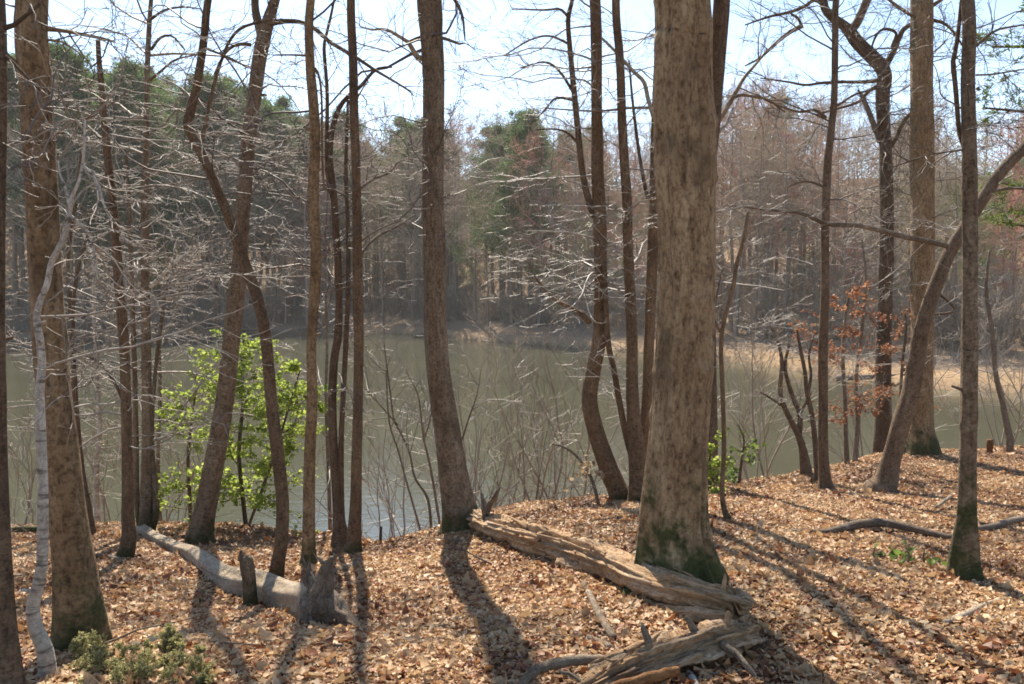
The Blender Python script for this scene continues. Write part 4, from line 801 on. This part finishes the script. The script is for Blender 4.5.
deadwood('rotten_log', 'long weathered rotten log running from the sturdy grey trunk past the big oak foot', [(476, 523, 18, 7.4), (490, 529, 22, 7.1), (510, 535, 24, 6.8), (540, 545, 27, 6.4), (575, 555, 28, 5.95), (610, 568, 30, 5.5), (640, 581, 31, 5.15), (668, 592, 31, 4.9), (700, 600, 31, 4.72), (728, 606, 28, 4.6), (748, 609, 20, 4.55)], 'rot',
         [('branch', [(484, 524, 10, 7.2), (488, 508, 7, 7.15), (494, 497, 5, 7.1), (499, 488, 2.5, 7.1)], 'stick'), ('branch', [(486, 520, 7, 7.2), (483, 505, 5, 7.2), (480, 493, 2, 7.2)], 'stick'), ('splinter', [(470, 533, 12, 7.5), (480, 530, 12, 7.35), (494, 533, 10, 7.2)], 'orange'), ('splinter', [(456, 529, 7, 7.7), (470, 526, 10, 7.5), (486, 524, 8, 7.3)], 'orange'),
          ('splinter', [(640, 608, 12, 4.95), (675, 613, 13, 4.75), (710, 617, 11, 4.55), (735, 618, 6, 4.45)], 'rot'), ('splinter', [(690, 587, 10, 4.75), (720, 594, 9, 4.6), (752, 603, 5, 4.5)], 'rot'), ('splinter', [(560, 560, 12, 5.95), (600, 575, 14, 5.45), (632, 592, 9, 5.1)], 'rot'),
          ('splinter', [(724, 590, 5, 4.58), (726, 580, 4, 4.57), (725, 574, 2, 4.56)], 'rot'), ('splinter', [(735, 600, 9, 4.55), (747, 596, 6, 4.52), (754, 602, 3, 4.5)], 'rot'), ('twig', [(630, 553, 2, 5.3), (642, 547, 1.8, 5.3), (653, 546, 1.8, 5.25), (660, 555, 1.8, 5.2), (664, 565, 1.8, 5.15), (675, 570, 1.6, 5.1), (700, 578, 1.2, 5.0), (712, 582, 1, 4.9)], 'stick')], fib=.12, amp=.1, S=80, step=.014, chunk=.1, bury=-.12)
deadwood('root_log', 'splintered pale root log with spikes and a curved limb at the bottom edge', [(585, 690, 22, 3.66), (610, 679, 30, 3.72), (640, 668, 36, 3.8), (672, 657, 38, 3.9), (702, 648, 40, 4.0), (730, 640, 40, 4.06), (748, 636, 30, 4.1)], 'rot',
         [('limb', [(612, 665, 11, 3.85), (590, 661, 10, 3.8), (568, 661, 10, 3.74), (548, 664, 10, 3.68), (532, 671, 10, 3.62), (522, 682, 9, 3.58), (518, 694, 8, 3.55)], 'stick'), ('splinter', [(655, 660, 12, 3.82), (650, 645, 9, 3.84), (644, 633, 6, 3.85), (641, 626, 3, 3.86)], 'stick'), ('splinter', [(699, 642, 11, 4.0), (693, 630, 8, 4.0), (686, 619, 4, 4.0)], 'stick'),
          ('splinter', [(730, 634, 10, 4.05), (728, 622, 7, 4.05), (729, 611, 3, 4.05)], 'rot'), ('splinter', [(722, 643, 8, 3.95), (738, 658, 7, 3.88), (748, 670, 6, 3.82), (756, 680, 4, 3.8)], 'stick'), ('splinter', [(590, 670, 12, 3.8), (620, 660, 16, 3.9), (650, 655, 14, 3.97), (676, 642, 10, 4.02), (712, 632, 8, 4.1)], 'rot'), ('splinter', [(600, 692, 10, 3.6), (640, 682, 12, 3.68), (676, 672, 10, 3.78)], 'orange'),
          ('splinter', [(560, 672, 4, 3.68), (575, 678, 4, 3.64), (590, 690, 3, 3.6)], 'stick'), ('root', [(740, 640, 28, 4.1), (752, 650, 20, 4.05), (760, 662, 8, 4.0)], 'dark')], fib=.14, amp=.14, S=80, step=.012, chunk=.2)
for lab, pts, mt in (
    ('thick dead stick standing up from the leaves left of the big oak foot', [(614, 641, 8, 4.25), (606, 628, 8.5, 4.4), (597, 612, 8, 4.55), (590, 596, 7, 4.72), (583, 583, 6, 4.85)], 'stick'),
    ('grey dead stick lying in leaves just above the curved limb', [(612, 650, 7, 4.05), (600, 644, 7, 4.12), (588, 640, 6, 4.18), (570, 633, 4, 4.3)], 'stick'),
    ('thin straight dead stick lying beside the thick standing stick', [(600, 628, 4, 4.4), (588, 619, 4, 4.5), (574, 609, 3, 4.65)], 'stick'),
    ('long pale fallen branch lying across the right slope below the leaning trunk', [(776, 535, 3, 7.0), (800, 534, 5, 6.9), (822, 533, 7, 6.8), (840, 529, 8.5, 6.85), (860, 524, 9, 6.95), (885, 523, 8.5, 6.95), (910, 528, 8, 6.85), (935, 534, 7, 6.7), (952, 538, 6, 6.6)], 'stick'),
    ('pale fallen branch on the right edge behind the lumpy-footed trunk', [(978, 529, 6, 7.0), (995, 526, 7, 7.1), (1012, 521, 7, 7.3), (1034, 517, 6, 7.5)], 'stick'),
    ('bleached straight stick lying right of the lumpy-footed trunk, near the right edge', [(945, 625, 7, 4.5), (965, 616, 8, 4.6), (985, 607, 7, 4.7), (1003, 601, 4, 4.8)], 'logbark'),
    ('short pale stick lying between the leaning trunk and the lumpy-footed trunk', [(936, 507, 3, 8.1), (943, 502, 3.5, 8.3), (951, 496, 3, 8.6)], 'logbark'),
    ('short pale forked stick in the middle of the leaf litter', [(398, 622, 4, 4.9), (401, 632, 5, 4.75), (410, 638, 5, 4.65), (425, 645, 4, 4.5)], 'logbark'),
    ('thin dark stick lying on the leaves left of the long fallen branch', [(808, 552, 2.5, 6.1), (822, 558, 3, 5.9), (838, 566, 3.5, 5.7), (847, 571, 3, 5.6)], 'stick'),
    ('thin dark branch lying behind the pale log by the leaning grey trunk', [(212, 545, 4, 8.0), (230, 547, 3.6, 7.8), (256, 553, 3, 7.4), (285, 556, 2, 7.2)], 'dark'),
    ('dark branch lying across the leaves between the snag and the thick mossy trunk', [(52, 562, 5, 6.9), (75, 558, 5, 7.0), (100, 556, 5, 7.1), (122, 560, 5, 7.05)], 'stick'),
    ('mossy green log end at the water near the left edge', [(8, 530, 6, 9.2), (25, 529, 6, 9.2), (38, 529, 6, 9.2)], 'oak2'),
    ('grey stick lying below the upturned root end', [(318, 660, 3, 4.4), (325, 648, 4, 4.5), (335, 640, 4, 4.6), (348, 634, 3, 4.7)], 'stick'),
    ('slim dark stick on the leaves between the pale log and the snag', [(108, 604, 3, 5.7), (130, 597, 4, 5.8), (150, 588, 4, 6.0), (168, 584, 3, 6.15)], 'stick'),
    ('bleached stub of wood at the bottom edge in front of the root log', [(688, 674, 8, 3.72), (693, 680, 8, 3.68), (697, 688, 7, 3.62)], 'pale')):
    deadwood('stick', lab, pts, mt, cat='stick', S=9, step=.03, group='dead sticks on the bank')
def peg(label, px, py, D, h, wd, mat):
    b = P(px, py, D); base = np.array([b[0], b[1], g1(b[0], b[1])]); r = np.random.default_rng(int(px)); n = 14
    tp = np.c_[base[0] + np.linspace(0, .01, n), np.full(n, base[1]), base[2] + np.linspace(-.08, h, n), np.full(n, wd)]
    tb = Tubes(); tb.add(tp[:, :3], tp[:, 3] * (1 + r.normal(0, .06, n)), 9, cap=True); tag(tb.build('stub', M[mat], None, base), label, 'stub')
peg('thin dark dead stub at the water edge right of the straight reddish-brown trunk', 380, 547, 8.1, .17, .014, 'dark')
peg('orange-brown rotten stub at the water near the right edge', 989, 455, 13.4, .22, .05, 'orange')

# ------------------------------------------------------------------ the wood across the lake
def proto_bare(h, r, tm, wm, n1=26, nch=(6, 5), r0=.17, cb=.35, name='woodland_tree', rmin=.011, lean=.05):
    root = thing(name, (0, 0, 0), 'x', 'tree')
    n = 9; p = np.zeros((n, 4)); p[:, 2] = np.linspace(-.4, h, n); wob = np.cumsum(r.normal(0, lean * h / n, (n, 2)), 0); p[:, :2] = wob - wob[0]
    p[:, 3] = r0 * (1 - .88 * np.linspace(0, 1, n) ** 1.1)
    tp = spline(p, h / 26); tb = Tubes(); tb.add(tp[:, :3], tp[:, 3], 7, r=r); tb.build('trunk', tm, root)
    tw = Tubes(); z = tp[:, 2]; hh = h * (cb + (1 - cb) * r.uniform(0, .98, n1)); i = np.clip(np.searchsorted(z, hh), 0, len(tp) - 1)
    a = r.uniform(0, 6.28, n1); e = r.uniform(.25, 1.0, n1); D = np.stack([np.cos(a) * np.cos(e), np.sin(a) * np.cos(e), np.sin(e)], 1)
    ff = (hh / h - cb) / (1 - cb); L = h * .24 * (.45 + .75 * np.sin(math.pi * np.clip(.12 + .82 * ff, 0, 1))) * r.uniform(.65, 1.2, n1)
    grow(tw, tp[i, :3], D, L, np.minimum(L * .016, tp[i, 3] * .6), list(nch), r, g=.03, wig=.14, rmin=rmin, ang=.75, ratio=.55, K=(6, 4, 3), sides=(4, 3, 3), rr=.6)
    tw.build('crown', wm, root)
    return root
def proto_pine(h, r, name='pine_tree', cb=.35, spread=.24):
    root = thing(name, (0, 0, 0), 'x', 'tree')
    n = 7; p = np.zeros((n, 4)); p[:, 2] = np.linspace(-.4, h, n); p[:, :2] = np.cumsum(r.normal(0, .08, (n, 2)), 0); p[:, 3] = .2 * (1 - .9 * np.linspace(0, 1, n))
    tp = spline(p, h / 20); tb = Tubes(); tb.add(tp[:, :3], tp[:, 3], 8, r=r)
    nb = 84; hh = h * (cb + (1 - cb) * r.uniform(0, 1, nb) ** .9); i = np.clip(np.searchsorted(tp[:, 2], hh), 0, len(tp) - 1); a = r.uniform(0, 6.28, nb); e = r.uniform(-.1, .5, nb)
    D = np.stack([np.cos(a) * np.cos(e), np.sin(a) * np.cos(e), np.sin(e)], 1); f = (hh / h - cb) / (1 - cb); L = h * spread * (np.clip(1.1 - f, .12, 1) ** .75) * r.uniform(.55, 1.15, nb)
    tips = []; tw = Tubes(); grow(tw, tp[i, :3], D, L, L * .014 + .008, [6, 4], r, g=.04, wig=.14, rmin=.008, ang=.85, ratio=.5, K=(6, 4, 3), sides=(4, 3, 3), tips=tips, flat=.5, tmin=.35)
    tb.build('trunk', M['fartrunk'], root); tw.build('branches', M['fartrunk'], root)
    C = np.concatenate([t[0] for t in tips]); Dr = np.concatenate([t[1] for t in tips]); k = r.integers(0, len(C), 24000)
    V, Q, T = leaves(C[k] + r.normal(0, .26, (len(k), 3)), r.uniform(.16, .36, len(k)), r, dirs=Dr[k] + r.normal(0, .8, (len(k), 3)), width=.2)
    mkmesh('crown', V, Q, T, M['needle'], root, smooth=False)
    return root
def woods():
    r = np.random.default_rng(2024)
    bare = [proto_bare(16, r, M[t], M['fartwig'], r0=rr, cb=cb) for t, rr, cb in (('fartrunk', .17, .35), ('fartrunk', .14, .45), ('fartrunkpale', .15, .4), ('fartrunk', .19, .3), ('fartrunkpale', .11, .5), ('fartrunk', .13, .25))]
    red = [proto_bare(14, r, M['fartrunk'], M['fartwigred'], nch=(7, 6), name='budding_tree', cb=.22) for _ in range(2)]
    grn = [proto_bare(12, r, M['fartrunk'], M['fartwiggreen'], nch=(7, 6), name='budding_tree', cb=.25) for _ in range(1)]
    pine = [proto_pine(18, r), proto_pine(18, r, cb=.42, spread=.2), proto_pine(18, r, cb=.22, spread=.25)]
    HB = {id(o): 16 for o in bare}; HB.update({id(o): 14 for o in red}); HB.update({id(o): 12 for o in grn}); HB.update({id(o): 18 for o in pine})
    used = set()
    skx = [-80, 0, 60, 130, 200, 250, 300, 400, 440, 480, 560, 640, 700, 760, 820, 900, 1000, 1100]
    sky_ = [85, 80, 78, 66, 74, 92, 112, 128, 116, 114, 124, 132, 112, 84, 104, 118, 108, 95]
    def place(o, x, y, h, label, group):
        s = h / HB[id(o)]; z = g1(x, y); rz = r.uniform(0, 6.28)
        if id(o) not in used:
            used.add(id(o)); o.location = (x, y, z); o.rotation_euler = (0, 0, rz); o.scale = (s, s, s); o['label'] = label; o['group'] = group; return
        dup(o, (x, y, z), rz, s, label, group)
    pts = []
    tries = 0
    while len(pts) < 262 and tries < 40000:
        tries += 1
        px = r.uniform(-70, 1110); S = float(np.interp(px, SPX, SD)); t = 1.8 + 42 * r.uniform() ** 1.25
        if px > 360 and t < 6.5: continue
        y = S + t; x = (px - CX) / F * y
        if r.uniform() > (y / 110.0) ** 1.0 + .12: continue
        md = 1.5 + .03 * t
        if any((x - a) ** 2 + (y - b) ** 2 < md * md for a, b, *_ in pts): continue
        pts.append((x, y, t, px))
    pts.sort(key=lambda q: q[1])
    for (x, y, t, px) in pts:
        top = float(np.interp(px, skx, sky_)) + abs(r.normal(0, 26 if t < 15 else 11)) + (30 * r.uniform() if t < 10 else 0)
        h = float(np.clip((CZ + (288 - top) / F * y) - g1(x, y), 7.5, 23)) * r.uniform(.9, 1.02)
        pp = float(np.interp(px, [0, 90, 130, 250, 300, 420, 450, 520, 560, 700, 960, 990, 1100], [.45, .6, .85, .85, .4, .28, .55, .5, .28, .1, .12, .3, .3])) * (1.0 if t > (4 if px < 300 else 9 if px > 900 else 18) else .12)
        u = r.uniform()
        if u < pp: place(pine[r.integers(0, 3)], x, y, h * (1.1 if px < 300 else 1.02), 'green pine standing in the wood across the lake', 'pines in the wood across the lake')
        elif u < pp + np.interp(px, [0, 400, 700, 760, 820, 900], [.08, .08, .2, .42, .3, .14]): place(red[r.integers(0, 2)], x, y, h * .95, 'bare tree with pinkish red buds in the wood across the lake', 'red-budding trees across the lake')
        elif u > (.95 if px < 930 else .6): place(grn[0], x, y, h * .7, 'low tree with fresh greenish buds in the wood across the lake', 'greenish budding trees across the lake')
        else: place(bare[r.integers(0, 6)], x, y, h, 'bare grey-brown tree in the wood across the lake', 'bare trees across the lake')
    # a tall pine on the right, outside the frame but for its left boughs
    # underbrush at the far waterline
    br = []
    for k in range(4):
        root = thing('brush_shrub', (0, 0, 0), 'x', 'shrub'); tb = Tubes()
        for j in range(12):
            grow(tb, [r.normal(0, .3), r.normal(0, .3), -.1], [r.normal(0, .5), r.normal(0, .5), 1], r.uniform(1.2, 2.6), .022, [6, 4], r, ang=.7, wig=.14, rmin=.009, K=(6, 4, 3), sides=(4, 3, 3))
        tb.build('stems', M['palewig' if k % 2 else 'fartwig'], root); br.append(root)
    for i in range(230):
        px = r.uniform(-60, 1100); S = float(np.interp(px, SPX, SD)); t = r.uniform(.6, 3) if i % 3 == 0 else r.uniform(3, 36)
        if px > 350 and t < 5 + (px > 600) * 1.5: t = t + r.uniform(5, 9)
        y = S + t; x = (px - CX) / F * y; o = br[r.integers(0, 4)] if i > 3 else br[i]; s = r.uniform(.7, 1.5) * (1 + .012 * t)
        lab = 'tangled bare bush on the far lake shore'
        if i < 4: o.location = (x, y, g1(x, y)); o.scale = (s, s, s); o['label'] = lab; o['group'] = 'bushes on the far shore'
        else: dup(o, (x, y, g1(x, y)), r.uniform(0, 6.28), s, lab, 'bushes on the far shore')
    us = [proto_bare(6, r, M[t], M[c], n1=26, nch=(5, 4), r0=.05, cb=.1, name='understory_tree', rmin=.007) for t, c in (('fartrunk', 'fartwig'), ('fartrunkpale', 'greytwig'), ('fartrunk', 'fartwiggreen'))]
    for i in range(210):
        px = r.uniform(-60, 1100); S = float(np.interp(px, SPX, SD)); t = 1 + 42 * r.uniform() ** 1.3 + (6 if px > 360 else 0)
        y = S + t; x = (px - CX) / F * y; j = i if i < 3 else (0, 1, 0, 1, 0, 1, 2)[i % 7]; s = r.uniform(.6, 1.5)
        lab = ('slight bare understory tree in the wood across the lake', 'slight pale understory tree in the wood across the lake', 'slight understory tree flushed with green buds in the wood across the lake')[j]
        gr = ('understory trees across the lake', 'pale understory trees across the lake', 'green-budding understory trees across the lake')[j]
        if i < 3: us[j].location = (x, y, g1(x, y)); us[j].scale = (s, s, s); us[j]['label'] = lab; us[j]['group'] = gr
        else: dup(us[j], (x, y, g1(x, y)), r.uniform(0, 6.28), s, lab, gr)
    # logs washed up at the far waterline
    for i, (px, ln) in enumerate(((75, 5), (110, 4), (240, 6), (300, 4), (440, 5), (880, 4))):
        S = float(np.interp(px, SPX, SD)) + .2; y = S; x = (px - CX) / F * y; z = g1(x, y); a = r.uniform(-.5, .5); d = np.array([math.cos(a), math.sin(a) * .6, .06])
        tb = Tubes(); tt = np.linspace(-.5, .5, 12)[:, None]; pt = np.array([x, y, z + .15]) + tt * ln * d; tb.add(pt, np.full(12, .14) * (1 - .3 * np.linspace(0, 1, 12)), 8, cap=True)
        tag(tb.build('drift_log', M['stick' if i % 2 else 'dark'], None, (x, y, z)), 'grey drift log lying at the far waterline', 'log', 'drift logs at the far waterline')
    # the wood goes on behind: one mass
    mass = Tubes(); mk = Tubes()
    for k in range(210):
        px = r.uniform(-420, 1400); S = float(np.interp(px, SPX, SD)); t = r.uniform(40, 75); y = S + t; x = (px - CX) / F * y; z = g1(x, y)
        top = float(np.interp(px, skx, sky_)) + abs(r.normal(4, 11)); h = float(np.clip(CZ + (288 - top) / F * y - z, 9, 26))
        n = 5; p = np.zeros((n, 3)); p[:, 2] = z + np.linspace(-.3, h, n); p[:, 0] = x + np.cumsum(r.normal(0, .15, n)); p[:, 1] = y
        mass.add(p, .17 * (1 - .85 * np.linspace(0, 1, n)), 5, r=r)
        nb = 22; f = r.uniform(.22, .97, nb); S0 = np.stack([np.interp(f, np.linspace(0, 1, n), p[:, c]) for c in range(3)], 1)
        a = r.uniform(0, 6.28, nb); e = r.uniform(.3, 1.0, nb)
        grow(mk, S0, np.stack([np.cos(a) * np.cos(e), np.sin(a) * np.cos(e), np.sin(e)], 1), h * .25 * (1.15 - f) * r.uniform(.7, 1.3, nb), .05, [5, 3], r, g=.03, rmin=.018, ang=.75, K=(4, 3, 3), sides=(3, 3, 3), ratio=.6)
    nb = 560; px = r.uniform(-420, 1400, nb); y = np.interp(px, SPX, SD) + r.uniform(34, 78, nb); x = (px - CX) / F * y
    S0 = np.repeat(np.stack([x, y, gz(x, y) - .1], 1), 5, 0) + r.normal(0, .4, (nb * 5, 3)) * np.array([1, 1, .1])
    grow(mk, S0, r.normal(0, .45, (nb * 5, 3)) * np.array([1, 1, 0]) + np.array([0, 0, 1.]), r.uniform(1.5, 4.5, nb * 5), .03, [5, 3], r, ang=.7, rmin=.016, K=(4, 3, 3), sides=(3, 3, 3), ratio=.6)
    V = np.concatenate(mass.V + mk.V); Q = np.concatenate(mass.Q + [q + mass.n for q in mk.Q])
    o = mkmesh('distant_woods', V, Q, np.zeros((0, 3), int), M['fartwig'])
    tag(o, 'mass of bare grey-brown woods rising behind the trees across the lake', 'woods', kind='stuff')
woods()

# ------------------------------------------------------------------ the air over the lake
def air():
    m = bpy.data.materials.new('haze_air'); m.use_nodes = True; nt = m.node_tree; nt.nodes.remove(nt.nodes['Principled BSDF'])
    v = nt.nodes.new('ShaderNodeVolumePrincipled'); v.inputs['Color'].default_value = (.95, .93, .9, 1); v.inputs['Density'].default_value = HAZE; v.inputs['Anisotropy'].default_value = .2
    nt.links.new(v.outputs[0], nt.nodes['Material Output'].inputs['Volume'])
    x, y0, y1, z0, z1 = 320, -320, 320, -3.4, 52
    me = bpy.data.meshes.new('haze'); me.from_pydata([(-x, y0, z0), (x, y0, z0), (x, y1, z0), (-x, y1, z0), (-x, y0, z1), (x, y0, z1), (x, y1, z1), (-x, y1, z1)], [], [(0, 3, 2, 1), (4, 5, 6, 7), (0, 1, 5, 4), (1, 2, 6, 5), (2, 3, 7, 6), (3, 0, 4, 7)])
    me.materials.append(m); o = bpy.data.objects.new('haze', me); COL.objects.link(o); tag(o, 'thin pale haze in the air over the lake', 'haze', kind='stuff')
HAZE = .00038
air()
